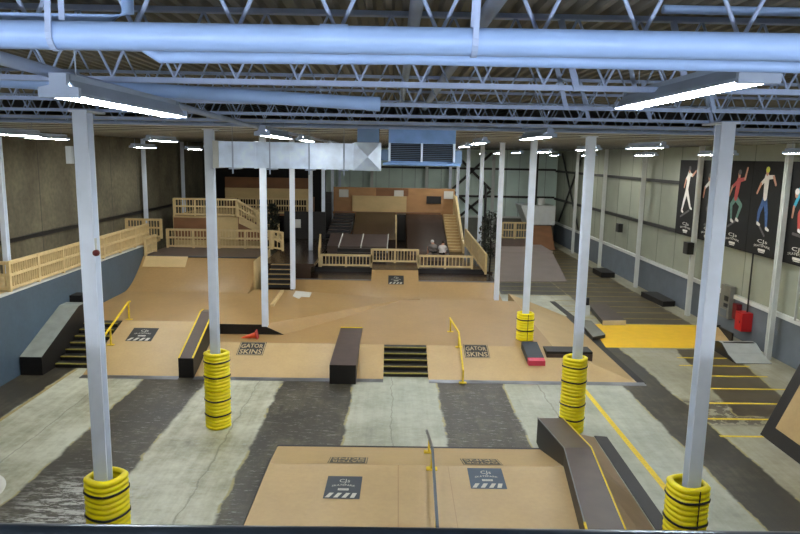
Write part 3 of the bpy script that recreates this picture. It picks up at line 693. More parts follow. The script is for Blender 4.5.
# ------------------------------------------------------------------ blue side wall, its walkway and the wooden railings
r_ = thing('side_wall', (-11.4, 20, 0), 'long blue-grey wooden side wall at left with a pale top edge', 'wall panel')
m = MB(); m.box(-11.62, -11.46, 5, 30.25, 0, 2.56); m.build('panel', 'blue', r_)
m = MB(); m.box(-11.64, -11.435, 5, 30.3, 2.56, 2.60); m.build('top_edge', 'white', r_)
m = MB(); m.box(-13.4, -11.66, 5, 33.2, 2.45, 2.60); m.box(-13.3, -13.2, 6, 6.1, 0, 2.45); m.box(-13.3, -13.2, 32, 32.1, 0, 2.45)
tag(m.build('walkway', 'plylight'), 'raised wooden walkway between the blue side wall and the concrete wall', 'walkway')
def railing(p0, p1, h, nsec, label, mid=True, h0=None, group='wooden railings', end=(True, True), step=.14, low=.10, solid=False):
    p0 = Vector(p0); p1 = Vector(p1); r_ = thing('wooden_railing', p0, label, 'railing', group)
    d = p1-p0; up = Vector((0, 0, 1))
    for i in range(nsec+1):
        if (i == 0 and not end[0]) or (i == nsec and not end[1]): continue
        p = p0+d*i/nsec; m = MB(); m.bar(p, p+up*h, .10, .10, up=(d.x, d.y, 0)); m.build('post', 'lumber', r_)
    hs = [('bottom_rail', low), ('top_rail', h-.03)]
    if mid: hs.insert(1, ('middle_rail', (h+low)/2))
    for nm, z in hs: m = MB(); m.bar(p0+up*z, p1+up*z, .085, .085 if nm != 'top_rail' else .10); m.build(nm, 'lumber', r_)
    m = MB(); L_ = d.length; n = int(L_/step)
    if solid:
        m.bar(p0+up*(h+low)/2, p1+up*(h+low)/2, .03, h-low-.05)
    else:
        for i in range(n):
            p = p0+d*(i+.5)/n; m.bar(p+up*low, p+up*(h-.03), .05, .035, up=(d.x, d.y, 0))
    m.build('baluster_panel', 'lumber', r_)
    return r_
railing((-11.54, 19.75, 2.60), (-11.54, 31.2, 2.60), .90, 7, 'long wooden railing along the top of the blue side wall', step=.13)
railing((-13.2, 19.75, 2.60), (-11.6, 19.75, 2.60), .90, 1, 'short wooden return railing at the near end of the left walkway', end=(True, False))
railing((-13.2, 32.9, 2.60), (-11.5, 32.9, 2.60), .95, 2, 'short wooden railing across the far end of the left walkway')
railing((-11.35, 30.3, 2.13), (-11.35, 31.6, 2.13), .82, 1, 'short low wooden railing piece at the corner of the left quarter pipe')
railing((-11.25, 33.0, 2.13), (-6.15, 33.0, 2.13), .94, 4, 'wooden railing along the back of the left quarter pipe deck', step=.15)
railing((-12.0, 36.5, 3.40), (-8.6, 36.5, 3.40), .95, 3, 'upper wooden railing on the raised left platform', step=.15)
railing((-8.55, 36.4, 3.40), (-6.35, 36.4, 2.18), .92, 2, 'sloping wooden stair railing coming down from the raised left platform', step=.15)
railing((-6.1, 33.0, 2.13), (-5.62, 33.25, 2.02), .95, 1, 'short wooden railing beside the dark plant at left', step=.15)
railing((-9.95, 43.0, 3.0), (-5.6, 43.0, 3.0), 1.0, 4, 'farthest wooden railing above the black opening at left', step=.16)
railing((-3.70, 33.06, 1.29), (-1.18, 33.06, 1.29), .63, 2, 'low wooden railing left of the middle section', mid=False, step=.16)
railing((-1.16, 33.06, 1.53), (1.14, 33.06, 1.53), .70, 2, 'low wooden railing raised on the middle section', mid=False, step=.15)
railing((1.16, 33.06, 1.29), (3.85, 33.06, 1.29), .66, 2, 'low wooden railing right of the middle section', mid=False, step=.17)
railing((-3.78, 33.1, 1.29), (-4.1, 36.6, 1.55), .95, 1, 'solid plywood railing at the left end of the middle railings', solid=True, mid=False)
railing((7.75, 48, 1.05), (9.6, 48, 1.05), 1.2, 2, 'wooden railing on the far right ramp deck', step=.18)
railing((4.05, 38.2, 1.75), (4.45, 32.4, 1.15), 1.0, 3, 'sloping solid plywood railing right of the middle deck', solid=True, mid=False)

# raised platforms at left
m = MB(); m.box(-12.1, -8.55, 36.55, 43, 3.3, 3.40); m.box(-12.1, -8.6, 36.56, 36.7, 0, 3.3); m.box(-12.05, -8.6, 42.7, 42.9, 0, 3.3)
o = thing('raised_platform', (-10, 38, 0), 'raised plywood platform behind the left quarter pipe', 'platform')
m.build('deck', 'plylight', o)
m = MB(); m.box(-12.05, -10.3, 36.5, 36.55, 2.1, 3.3); m.build('front_board', 'plybrown', o)
m = MB(); m.box(-10.3, -8.55, 36.5, 36.55, 2.1, 3.3); m.build('front_board', 'plylight', o)
o = thing('stair_set', (-7.4, 36, 2.1), 'wooden stairs coming down from the raised left platform', 'stairs')
m = MB()
for i in range(7): m.box(-8.55, -6.4-.307*i, 36.45, 37.3, 2.1+.186*i, 2.1+.186*(i+1))
m.build('steps', 'plybrown', o)
m = MB(); m.prism([(-8.5, 3.4), (-6.3, 2.2), (-6.3, 2.02), (-8.5, 3.05)], 'y', 36.41, 36.45); m.build('stringer', 'lumber', o)
o = thing('plywood_cabin', (-8.2, 43, 0), 'plywood parapet with a brown top band at the far left', 'parapet')
m = MB(); m.box(-10.9, -5.5, 43.3, 43.5, 4.62, 5.3); m.build('top_band', 'plybrown', o)
m = MB(); m.box(-10.9, -5.5, 43.25, 43.5, 3.95, 4.62); m.build('lower_band', 'plylight', o)
m = MB(); m.box(-10.9, -10.8, 43.25, 46, 0, 3.95); m.box(-5.6, -5.5, 43.3, 46, 0, 3.95); m.box(-10.9, -5.5, 43.0, 46, 2.9, 3.0); m.build('frame', 'plybrown', o)
m = MB(); m.box(-6.7, -4.2, 40.5, 40.6, 1.76, 3.4); tag(m.build('black_sheet', 'blackpaint'), 'black sheet standing for the dark void under the farthest left railing', 'partition')  # black sheet standing in for the dark void below the upper deck
m = MB(); m.box(-6.25, -5.7, 40.47, 40.5, 2.42, 2.93); tag(m.build('paper_notice', 'paper'), 'white notice on the black sheet under the farthest left railing', 'notice')
m = MB(); m.box(-6.22, -3.8, 31.0, 40.5, 1.6, 1.76); m.box(-6.22, -3.95, 31.0, 31.1, 0, 1.6); tag(m.build('walkway', 'skatedark'), 'dark walkway at the top of the small stairs beside the left quarter pipe', 'walkway')
stairs(-5.75, -4.68, 29.35, (ZL, 1.76), 5, .33, 'small dark stairs right of the left quarter pipe', nose='ply')

# ------------------------------------------------------------------ bowl area at the far end
o = thing('bowl_deck', (0, 36, 0), 'dark flat floor of the bowl behind the middle railings', 'skate ramp')
m = MB(); m.box(-4.0, 4.6, 33.0, 46, 1.18, 1.29); m.box(-4.0, 4.6, 33.0, 33.1, 0, 1.18); m.build('floor', 'skatedark', o)
m = MB(); m.box(-4.0, 4.6, 32.97, 33.0, .9, 1.29); m.build('riser', 'blackpaint', o)
def ramp(x0, x1, prof, mt, label, name='bank_ramp'):
    m = MB(); m.prism(prof+[(prof[-1][0], 1.29), (prof[0][0], 1.29)], 'x', x0, x1); return tag(m.build(name, mt), label, 'skate ramp')
ramp(-3.7, -.40, [(36.2, 1.92), (38.6, 2.32)], 'brown', 'low brown ramp behind the left middle railing')
for x in (-3.05, -1.85, -.42):
    m = MB(); m.bar((x, 36.1, 1.6), (x, 36.2, 1.94), .05); m.bar((x, 36.2, 1.94), (x+.04, 38.5, 2.34), .05); tag(m.build('edge_strip', 'paper'), {-3.05: 'left', -1.85: 'middle', -.42: 'right'}[x]+' pale edge strip up the low brown ramp', 'strip', 'edge strips on the low ramp')
stairs(-3.1, -.5, 35.3, (1.29, 1.85), 3, .28, 'black steps in front of the low brown ramp', nose='brown')
ramp(-2.6, .05, curve(38.7, 2.0, 45.3, 3.04, 12, 1.4), 'skatedark', 'dark curved bank below the left half of the far plywood wall')
stairs(-3.95, -2.65, 38.8, (2.2, 3.04), 7, .8, 'dark stairs at the left of the far bowl', nose='brown')
ramp(.75, 3.15, curve(37.2, 1.32, 44.5, 3.02, 14, 1.5), 'skatedark', 'large dark curved bank below the right half of the far plywood wall')
m = MB(); m.box(.13, .74, 44.2, 45.3, 1.29, 3.0); tag(m.build('black_block', 'blackpaint'), 'black block between the two dark banks', 'block')
m = MB(); m.box(.02, .12, 40.5, 44.0, 1.29, 3.0); tag(m.build('plywood_divider', 'lumber'), 'upright pale board between the two dark banks', 'board')
stairs(3.17, 3.95, 39.0, (1.29, 3.08), 13, .385, 'tall wooden stairs at the right of the far bowl', body='ply', nose='lumber')
o = thing('stair_wall', (4.0, 40, 1.29), 'sloping pale wooden side wall of the tall far stairs', 'side wall')
m = MB(); m.prism([(38.6, 1.29), (38.6, 1.85), (39.4, 2.0), (44.4, 4.25), (45.85, 4.25), (45.85, 1.29)], 'x', 3.97, 4.06); m.build('board', 'plylight', o)
m = MB(); m.bar((4.015, 39.4, 2.02), (4.015, 44.4, 4.27), .14, .06); m.build('cap_rail', 'lumber', o)
o = thing('far_parapet', (0, 46, 0), 'far orange plywood wall with three white notices above the bowl', 'parapet')
m = MB(); m.box(-4.2, 4.08, 46.0, 46.15, 1.29, 4.66)
m.build('panel', 'plyorange', o)
m = MB(); m.box(-4.2, -1.3, 45.96, 46.0, 4.1, 4.64); m.build('upper_board', 'plyorange', o)
m = MB(); m.box(-1.3, .9, 45.96, 46.0, 4.1, 4.64); m.build('upper_board', 'plybrown', o)
m = MB(); m.box(-2.9, .78, 45.7, 45.95, 3.04, 4.1); m.build('pale_panel', 'plylight', o)
m = MB(); m.box(2.15, 3.15, 45.95, 46.0, 3.62, 4.14); m.build('black_panel', 'blackpaint', o)
m = MB(); m.box(-4.2, 3.1, 45.35, 45.7, 2.9, 3.04); m.build('coping_deck', 'plybrown', o)
for x, d_ in ((-3.5, 'left'), (.25, 'middle'), (3.65, 'right')):
    m = MB(); m.box(x-.32, x+.32, 45.92, 45.945, 3.98, 4.5); tag(m.build('paper_notice', 'paper'), d_+' one of three white notices on the far plywood wall', 'notice', 'notices on the far wall')
m = MB(); m.box(-4.9, -4.2, 44.5, 44.6, 1.29, 4.4); m.box(-4.9, -4.2, 44.45, 44.62, 3.6, 3.7); tag(m.build('black_sheet', 'blackpaint'), 'black partition left of the far plywood wall', 'partition')

# two people sitting by the wooden stairs
def person(name, base, label, lean, shirt, cap, rot):
    bx, by, bz = base; r_ = thing(name, base, label, 'person')
    ca, sa = math.cos(rot), math.sin(rot)
    def W(x, y, z): return (bx+x*ca-y*sa, by+x*sa+y*ca, bz+z)
    me = bpy.data.meshes.new('body')
    J = {'pel': (0, 0, .12, .13), 'chest': (0, -.10-lean, .40, .14), 'neck': (0, -.15-lean*1.3, .53, .055), 'hd': (0, -.19-lean*1.5, .62, .085), 'top': (0, -.20-lean*1.5, .72, .08)}
    E_ = [('pel', 'chest'), ('chest', 'neck'), ('neck', 'hd'), ('hd', 'top')]
    for s_, t in ((-1, 'l'), (1, 'r')):
        J.update({'hip'+t: (s_*.10, -.02, .11, .09), 'kn'+t: (s_*.13, -.42, .30, .065), 'an'+t: (s_*.12, -.50, -.10, .045), 'ft'+t: (s_*.12, -.66, -.13, .04),
                  'sh'+t: (s_*.17, -.10-lean, .46, .06), 'el'+t: (s_*.22, -.28-lean, .28, .045), 'wr'+t: (s_*.13, -.46-lean*.4, .32, .035), 'hn'+t: (s_*.10, -.53-lean*.4, .33, .035)})
        E_ += [('pel', 'hip'+t), ('hip'+t, 'kn'+t), ('kn'+t, 'an'+t), ('an'+t, 'ft'+t), ('chest', 'sh'+t), ('sh'+t, 'el'+t), ('el'+t, 'wr'+t), ('wr'+t, 'hn'+t)]
    keys = list(J)
    me.from_pydata([Vector(W(*J[k][:3]))-Vector(base) for k in keys], [(keys.index(a), keys.index(b_)) for a, b_ in E_], [])
    o = bpy.data.objects.new('body', me); COL.objects.link(o); o.modifiers.new('s', 'SKIN')
    for k, v in zip(keys, me.skin_vertices[0].data): v.radius = (J[k][3], J[k][3])
    me.skin_vertices[0].data[0].use_root = True
    o.modifiers.new('d', 'SUBSURF').levels = 2
    bpy.context.view_layer.update()
    nm = bpy.data.meshes.new_from_object(o.evaluated_get(bpy.context.evaluated_depsgraph_get()))
    bpy.data.objects.remove(o)
    for k in ('skin', shirt, 'shorts'): nm.materials.append(M[k])
    inv = Matrix.Rotation(-rot, 3, 'Z')
    for p in nm.polygons:
        c_ = inv @ p.center; p.use_smooth = True
        p.material_index = 0
        if c_.z < .30 and c_.y > -.40 and c_.z > -.05 and abs(c_.x) < .19: p.material_index = 2
        if c_.z > .17 and c_.z < .535 and c_.y > -.27-lean: p.material_index = 1
    b_ = bpy.data.objects.new('body', nm); COL.objects.link(b_); b_.parent = r_
    h = MB(); h.lathe([(.001, .11), (.05, .10), (.082, .06), (.094, .0), (.09, -.03)], W(0, -.19-lean*1.5, .66), 14); h.build('cap' if cap else 'hair', cap or 'hair', r_)
    return r_
ZP = 1.62
person('person', (2.13, 35.75, ZP), 'person in a grey shirt, white cap and black shorts sitting by the far wooden stairs', .03, 'shirt_grey', 'shirt_white', math.pi+.5)
person('person', (2.52, 35.6, ZP-.05), 'person in a white shirt hunched over beside the one in the cap', .18, 'shirt_white', None, math.pi-.2)
m = MB(); m.box(1.75, 2.9, 35.45, 35.95, 1.29, 1.64); tag(m.build('low_bench', 'brown'), 'low dark box the two people sit on', 'bench')

# plants
def plant(x, y, z0, zt, r, label, seed):
    rnd = random.Random(seed); r_ = thing('potted_tree', (x, y, z0), label, 'plant')
    m = MB(); m.tube([(x, y, z0), (x+.05, y, z0+(zt-z0)*.4), (x-.02, y, zt-.4)], [.05, .04, .02], 7); m.build('trunk', 'bark', r_)
    m = MB(); m.lathe([(.001, .0), (.16, 0), (.2, .3), (.001, .3)], (x, y, z0), 12); m.build('pot', 'bark', r_)
    m = MB()
    for i in range(420):
        t = rnd.random(); zc = z0+(zt-z0)*(.32+.68*t); rr = r*(.35+.65*math.sin(math.pi*min(.98, t*.85+.1)))*math.sqrt(rnd.random()); a = rnd.random()*6.283
        c_ = Vector((x+rr*math.cos(a), y+rr*math.sin(a), zc)); d_ = Vector((rnd.gauss(0, 1), rnd.gauss(0, 1), rnd.gauss(0, .6))).normalized(); e = d_.cross(Vector((0, 0, 1))).normalized()*.05
        m.poly([c_-d_*.13, c_+e, c_+d_*.15-Vector((0, 0, .05)), c_-e])
    m.build('foliage', 'leaf', r_)
plant(-6.35, 34.4, 2.13, 4.3, .42, 'dark leafy plant by the left stair railing', 3)
plant(4.95, 34.6, .6, 4.1, .62, 'dark leafy plant right of the middle railings', 5)
m = MB(); m.tube([(4.95, 36.4, 0), (4.85, 36.4, 5.4)], .07, 8); tag(m.build('black_pole', 'blackpaint'), 'black pole beside the right dark plant', 'pole')

# ------------------------------------------------------------------ right-hand floor: slabs, ramps, bench
def slab(name, q, z, top, edge, label, cat):
    r_ = thing(name, (*q[0], 0), label, cat)
    m = MB(); m.hexa([(x, y, 0) for x, y in q], [(x, y, z-.015) for x, y in q]); m.build('base', 'girt' if edge == 'brownedge' else edge, r_)
    if edge == 'brownedge': m = MB(); m.bar((q[0][0], q[0][1]-.015, z*.5), (q[1][0], q[1][1]-.015, z*.5), .03, z); m.build('front_edge', edge, r_)
    m = MB(); m.hexa([(x, y, z-.015) for x, y in q], [(x, y, z) for x, y in q]); m.build('top', top, r_)
slab('low_platform', [(7.55, 24.7), (8.15, 25.1), (8.25, 27.3), (7.75, 27.6)], .14, 'slab', 'girt', 'low grey slab at the left end of the yellow floor patch', 'platform')
slab('low_platform', [(8.66, 27.1), (9.66, 27.2), (9.85, 30.4), (9.0, 30.3)], .2, 'brown', 'brownedge', 'low brown slab with a pale front edge behind the yellow floor patch', 'platform')
m = MB(); m.hexa([(7.62, 27.75, 0), (7.90, 27.75, 0), (7.75, 31.6, 0), (7.5, 31.6, 0)], [(7.62, 27.75, .02), (7.90, 27.75, .02), (7.75, 31.6, .02), (7.5, 31.6, .02)]); tag(m.build('rubber_strip', 'girt'), 'dark strip on the floor beside the tan course at right', 'strip')
slab('low_bench', [(12.66, 30.8), (13.3, 30.95), (13.3, 33.2), (12.5, 33.2)], .26, 'girt', 'blackpaint', 'long black low bench against the right wall', 'bench')
m = MB(); m.hexa([(12.1, 38.5, 0), (12.9, 38.5, 0), (12.9, 40.2, 0), (12.1, 40.2, 0)], [(12.1, 38.5, .3), (12.9, 38.5, .3), (12.9, 40.2, .3), (12.1, 40.2, .3)]); tag(m.build('low_bench', 'blackpaint'), 'dark box by the right wall far behind the black bench', 'bench')
r_ = thing('kicker_ramp', (12.3, 23, 0), 'small grey two-sided kicker ramp near the red boxes', 'skate ramp')
prof = [(22.0, .01), (22.6, .16), (23.1, .42), (23.35, .42), (24.45, .12), (24.45, 0), (22.0, 0)]
m = MB(); m.prism(prof, 'x', 11.66, 12.92); m.build('body', 'blackpaint', r_)
m = MB()
for (ya, za), (yb, zb_) in zip(prof[:4], prof[1:5]): m.hexa([(11.69, ya, za), (12.92, ya, za), (12.92, yb, zb_), (11.69, yb, zb_)], [(11.69, ya, za+.012), (12.92, ya, za+.012), (12.92, yb, zb_+.012), (11.69, yb, zb_+.012)])
m.build('surface', 'grey', r_)
m = MB(); m.box(11.75, 12.85, 23.08, 23.2, .428, .442); m.build('grip_strip', 'black', r_)
r_ = thing('kicker_ramp', (12.3, 25.5, 0), 'small plywood wedge ramp with a black frame beside the grey kicker', 'skate ramp')
m = MB(); m.prism([(24.62, 0), (25.7, 0), (25.7, .34)], 'x', 12.05, 12.82); m.build('wedge', 'ply', r_)
m = MB(); m.prism([(25.7, 0), (25.76, 0), (25.76, .42), (25.7, .42)], 'x', 12.0, 12.9); m.box(12.82, 12.88, 24.62, 25.7, 0, .38); m.build('frame', 'blackpaint', r_)
m = MB(); m.box(12.35, 12.65, 26.1, 26.4, 0, .50); m.box(12.38, 12.62, 26.13, 26.37, .50, .56); tag(m.build('red_bin', 'red'), 'small red bin half hidden behind the nearest right column', 'bin')
r_ = thing('wallride_ramp', (9.6, 13, 0), 'tan ramp panel with a wide black border at the lower right edge', 'skate ramp')
pa, pb = Vector((9.26, 0, 0)), Vector((10.2, 0, 2.2)); d_ = (pb-pa); nn = Vector((-d_.z, 0, d_.x)).normalized()
m = MB(); m.prism([(9.26, 0), (10.2, 2.2), (10.9, 2.2), (10.9, 0)], 'y', 8.5, 16.02); m.build('body', 'blackpaint', r_)
m = MB(); f = lambda t, y, l: tuple(pa+d_*t+nn*l+Vector((0, y, 0)))
m.hexa([f(.15, 8.9, .0), f(.15, 15.62, .0), f(.86, 15.62, .0), f(.86, 8.9, .0)], [f(.15, 8.9, .012), f(.15, 15.62, .012), f(.86, 15.62, .012), f(.86, 8.9, .012)]); m.build('panel', 'skatenew', r_)
m = MB(); m.lathe([(.001, 0), (1.05, 0), (1.06, .012), (1.05, .02), (.001, .02)], (-8.95, 12.45, .003), 40); tag(m.build('round_board', 'paper'), 'pale round board on the floor at the lower left edge', 'board')
# far right ramps
r_ = thing('bank_ramp', (8, 40, 0), 'wide worn pinkish bank ramp far back at right', 'skate ramp')
m = MB(); m.hexa([(5.75, 36.6, 0), (9.75, 37.1, 0), (10.6, 44, 0), (7.0, 44, 0)], [(5.75, 36.6, .012), (9.75, 37.1, .012), (10.5, 44, .68), (7.1, 44, .68)]); m.build('surface', 'pink', r_)
m = MB(); m.box(7.0, 10.6, 44, 47.9, 0, .68); m.build('deck', 'pink', r_)
m = MB(); m.hexa([(7.6, 46.8, .68), (9.6, 46.8, .68), (9.6, 49, .68), (7.6, 49, .68)], [(7.6, 46.8, .69), (9.6, 46.8, .69), (9.6, 48, 1.05), (7.6, 48, 1.05)]); tag(m.build('bank_ramp', 'brown'), 'small brown bank ramp under the far right railing', 'skate ramp')
m = MB(); m.prism([(50.2, 0), (51.9, 1.66), (52.0, 1.66), (52.0, 0)], 'x', 10.62, 12.2)
tag(m.build('bank_ramp', 'plybrown'), 'brown plywood bank in the far right corner below the grey hood', 'skate ramp')
r_ = thing('ventilation_hood', (11.2, 52, 1.7), 'pale grey hood in the far right corner above the brown bank', 'hood')
m = MB(); m.hexa([(10.4, 52, 1.72), (12.5, 52, 1.72), (12.5, 54.5, 1.72), (10.4, 54.5, 1.72)], [(9.8, 52, 3.2), (12.5, 52, 3.2), (12.5, 54.5, 3.2), (9.8, 54.5, 3.2)]); m.build('hood', 'white', r_)
m = MB(); m.tube([(11.0, 53, 3.2), (11.0, 53, 7.9)], .22, 14); m.build('flue', 'girt', r_)
m = MB(); m.tube([(11.5, 52.6, 3.2), (11.5, 52.6, 3.75)], .26, 14); m.build('drum', 'white', r_)
m = MB(); m.box(10.8, 10.9, 52.5, 54, 0, 1.72); m.box(12.4, 12.5, 53, 54, 0, 1.72); m.build('legs', 'girt', r_)

# ------------------------------------------------------------------ bracing on the far and right walls
def xbrace(name, p, q, label):
    r_ = thing(name, p, label, 'brace', 'wall cross braces')
    (x0, y0, z0), (x1, y1, z1) = p, q
    for a, b_ in (((x0, y0, z0), (x1, y1, z1)), ((x0, y0, z1), (x1, y1, z0))): MB().bar(a, b_, .06, .20).build('strut', 'girt', r_)
xbrace('cross_brace', (13.34, 48.4, 1.8), (13.34, 54.2, 7.2), 'dark cross brace on the right wall near the far corner')
xbrace('cross_brace', (4.75, 55.55, 4.2), (7.9, 55.55, 7.2), 'upper dark cross brace on the far wall')
xbrace('cross_brace', (4.75, 55.55, 1.4), (7.9, 55.55, 4.1), 'lower dark cross brace on the far wall')

# ------------------------------------------------------------------ things on the right wall
def wallbox(name, x0, x1, y0, y1, z0, z1, mt, label, cat):
    r_ = thing(name, (x1, (y0+y1)/2, z0), label, cat); m = MB(); m.box(x0, x1, y0, y1, z0, z1); m.build('case', mt, r_); return r_
r_ = wallbox('loudspeaker', 12.68, 12.96, 28.75, 29.2, 2.8, 3.32, 'blackpaint', 'black loudspeaker on the wall column below the black banners', 'loudspeaker')
MB().lathe([(.001, 0), (.15, 0), (.17, .02), (.12, .03), (.001, .015)], (0, 0, 0), 16).build('x', 'girt') if False else None
m = MB(); m.box(12.665, 12.68, 28.8, 29.15, 2.85, 3.27); m.build('grille', 'girt', r_)
r_ = wallbox('loudspeaker', 12.99, 13.24, 38.7, 39.2, 2.65, 3.15, 'blackpaint', 'black loudspeaker on the right wall farther back', 'loudspeaker')
m = MB(); m.box(12.97, 12.99, 38.75, 39.15, 2.7, 3.1); m.build('grille', 'girt', r_)
r_ = wallbox('electric_panel', 13.18, 13.40, 25.75, 26.5, .66, 1.95, 'slab', 'grey electric panel with black gauges on the right wall', 'electric panel')
m = MB(); m.box(13.16, 13.18, 25.85, 26.15, 1.35, 1.55); m.box(13.16, 13.18, 25.85, 26.15, 1.1, 1.25); m.build('gauges', 'black', r_)
m = MB(); m.box(13.16, 13.18, 25.9, 26.4, .72, 1.0); m.build('door', 'wains', r_)
r_ = wallbox('fire_cabinet', 13.0, 13.40, 24.35, 24.85, .52, 1.22, 'red', 'larger bright red fire cabinet under a black conduit on the right wall', 'fire cabinet')
m = MB(); m.box(12.985, 13.0, 24.42, 24.78, .6, 1.14); m.build('door', 'red', r_)
m = MB(); m.box(12.97, 12.985, 24.45, 24.5, .82, .92); m.build('handle', 'darkred', r_)
r_ = wallbox('alarm_box', 13.2, 13.41, 25.2, 25.5, .78, 1.38, 'darkred', 'smaller dark red box between the electric panel and the fire cabinet', 'alarm box')
m = MB(); m.tube([(13.3, 24.6, 1.22), (13.3, 24.6, 3.45)], .03, 8); tag(m.build('conduit', 'black'), 'black conduit rising from the red fire cabinet', 'conduit')
m = MB(); m.tube([(13.22, 21.5, 1.66), (13.22, 21.5, 3.45)], .04, 8); tag(m.build('conduit', 'grey'), 'grey conduit beside the nearest right wall column', 'conduit')

# banners with printed skaters
BX = 13.24
def blob(mb, pts, mi): mb.poly(pts, mi)
def limb(mb, fr, p, q, wa, wb, lift, mi):
    a = Vector((p[0]*fr.w, p[1]*fr.h)); b_ = Vector((q[0]*fr.w, q[1]*fr.h)); d_ = (b_-a).normalized(); nrm = Vector((-d_.y, d_.x)); pts = []
    for i in range(5):
        t = math.pi*i/4; pts.append(a+(nrm*math.cos(t)-d_*math.sin(t))*wa)
    for i in range(5):
        t = math.pi*i/4; pts.append(b_+(-nrm*math.cos(t)+d_*math.sin(t))*wb)
    mb.poly([fr.p(v.x/fr.w, v.y/fr.h, lift) for v in pts], mi)
POSES = {
 'white': dict(hd=(.50, .88), nk=(.50, .82), hp=(.44, .60), el=(.66, .80), hl=(.80, .86), er=(.36, .74), hr=(.30, .64), kl=(.56, .48), fl=(.66, .38), kr=(.34, .46), fr_=(.26, .32), top='print_white', leg='print_white', head='print_dark', bd=((.22, .24), (.62, .34))),
 'teal': dict(hd=(.42, .80), nk=(.46, .74), hp=(.56, .54), el=(.26, .66), hl=(.22, .54), er=(.62, .70), hr=(.74, .62), kl=(.42, .40), fl=(.52, .26), kr=(.64, .40), fr_=(.58, .28), top='print_white', leg='print_dark', head='print_dark', bd=((.36, .20), (.72, .26))),
 'green': dict(hd=(.56, .86), nk=(.56, .78), hp=(.50, .58), el=(.76, .80), hl=(.82, .92), er=(.34, .70), hr=(.26, .60), kl=(.70, .50), fl=(.58, .34), kr=(.36, .50), fr_=(.40, .32), top='print_red', leg='print_green', head='print_dark', bd=((.30, .24), (.62, .34))),
 'lime': dict(hd=(.46, .90), nk=(.46, .83), hp=(.46, .62), el=(.66, .84), hl=(.74, .76), er=(.30, .76), hr=(.20, .66), kl=(.54, .46), fl=(.58, .30), kr=(.32, .46), fr_=(.30, .34), top='print_white', leg='print_blue', head='print_lime', bd=((.28, .36), (.54, .22))),
 'blue': dict(hd=(.34, .70), nk=(.44, .72), hp=(.66, .64), el=(.30, .56), hl=(.28, .46), er=(.66, .82), hr=(.82, .90), kl=(.46, .50), fl=(.48, .34), kr=(.78, .48), fr_=(.68, .34), top='print_teal', leg='print_red', head='print_white', bd=((.34, .30), (.72, .28))),
}
def banner(y0, y1, z0, z1, pose, label):
    r_ = thing('banner', (BX, (y0+y1)/2, z0), label, 'banner', 'skater banners')
    m = MB(); m.box(BX-.012, BX+.012, y0+.012, y1-.012, z0, z1); m.build('cloth', 'banner', r_)
    fr = Frame((BX-.014, (y0+y1)/2, (z0+z1)/2), (0, -1, 0), (0, 0, 1), y1-y0, z1-z0)
    k = POSES[pose]; w0 = fr.h*.024
    mats = ['print_skin', k['top'], k['leg'], k['head'], 'print_white', 'print_dark']
    m = MB()
    limb(m, fr, k['bd'][0], k['bd'][1], w0*.6, w0*.6, .002, 5)
    for a, b_, c_ in (('hp', 'kl', 'fl'), ('hp', 'kr', 'fr_')):
        limb(m, fr, k[a], k[b_], w0*1.55, w0*1.2, .004, 2); limb(m, fr, k[b_], k[c_], w0*1.2, w0*.8, .005, 2)
        limb(m, fr, k[c_], (k[c_][0]+.07, k[c_][1]-.015), w0*.8, w0*.6, .006, 4)
    for a, b_ in (('el', 'hl'), ('er', 'hr')):
        limb(m, fr, k['nk'], k[a], w0*1.0, w0*.8, .006, 1); limb(m, fr, k[a], k[b_], w0*.75, w0*.6, .007, 0)
    limb(m, fr, k['nk'], k['hp'], w0*1.9, w0*1.5, .008, 1)
    limb(m, fr, k['hd'], (k['hd'][0], k['hd'][1]-.03), w0*1.25, w0*1.0, .009, 0); limb(m, fr, (k['hd'][0], k['hd'][1]+.012), (k['hd'][0]+.02, k['hd'][1]+.012), w0*1.3, w0*1.3, .010, 3)
    o = m.build('printed_skater', mats, r_); o['label'] = 'printed figure of a skater in mid-trick'
    m = MB(); fr.text(m, 'CJs', .36, .66, .125, .175, .003); fr.text(m, 'SKATEPARK', .26, .76, .085, .11, .003, arc=.012); fr.quad(m, .40, .62, .05, .075, .003); fr.quad(m, .42, .60, .035, .045, .003); m.build('lettering', 'print_white', r_)
for y0, y1, ps, lb_ in ((29.35, 31.5, 'white', 'farthest black banner with a skater all in white'), (27.2, 29.35, 'teal', 'black banner partly behind a wall column, second from the far end'),
                        (25.05, 27.2, 'green', 'black banner with a skater in green trousers, right of the near column'), (22.9, 25.05, 'lime', 'black banner with a skater in a lime cap and blue jeans'),
                        (20.75, 22.9, 'blue', 'black banner with a crouching skater in a turquoise shirt'), (18.6, 20.75, 'white', 'nearest black banner, mostly outside the photo')):
    banner(y0, y1, 3.46, 6.86, ps, lb_)

# small devices on the columns
m = MB(); m.box(-4.70, -4.62, 9.45, 9.52, 6.62, 6.86); r_ = m.build('junction_box', 'white'); tag(r_, 'small white box on the nearest left column near its top', 'junction box')
r_ = thing('alarm_bell', (-4.36, 9.5, 5.36), 'dark red round bell on the side of the nearest left column', 'bell')
T = Matrix.Translation((-4.37, 9.495, 5.37)) @ Matrix.Rotation(math.radians(90), 4, 'X')
tmesh(MB().lathe([(.001, .06), (.03, .055), (.045, .035), (.048, .0), (.001, .0)], (0, 0, 0), 16), T).build('gong', 'darkred', r_)
m = MB(); m.box(-4.385, -4.36, 9.48, 9.50, 5.42, 5.58); m.build('bracket', 'white', r_)
r_ = thing('wall_socket', (4.64, 16.05, 3.1), 'small black and white box on the second right column', 'socket')
m = MB(); m.box(4.60, 4.68, 16.0, 16.09, 3.28, 3.46); m.build('plug', 'black', r_)
m = MB(); m.box(4.60, 4.71, 15.99, 16.1, 3.03, 3.27); m.build('case', 'white', r_)

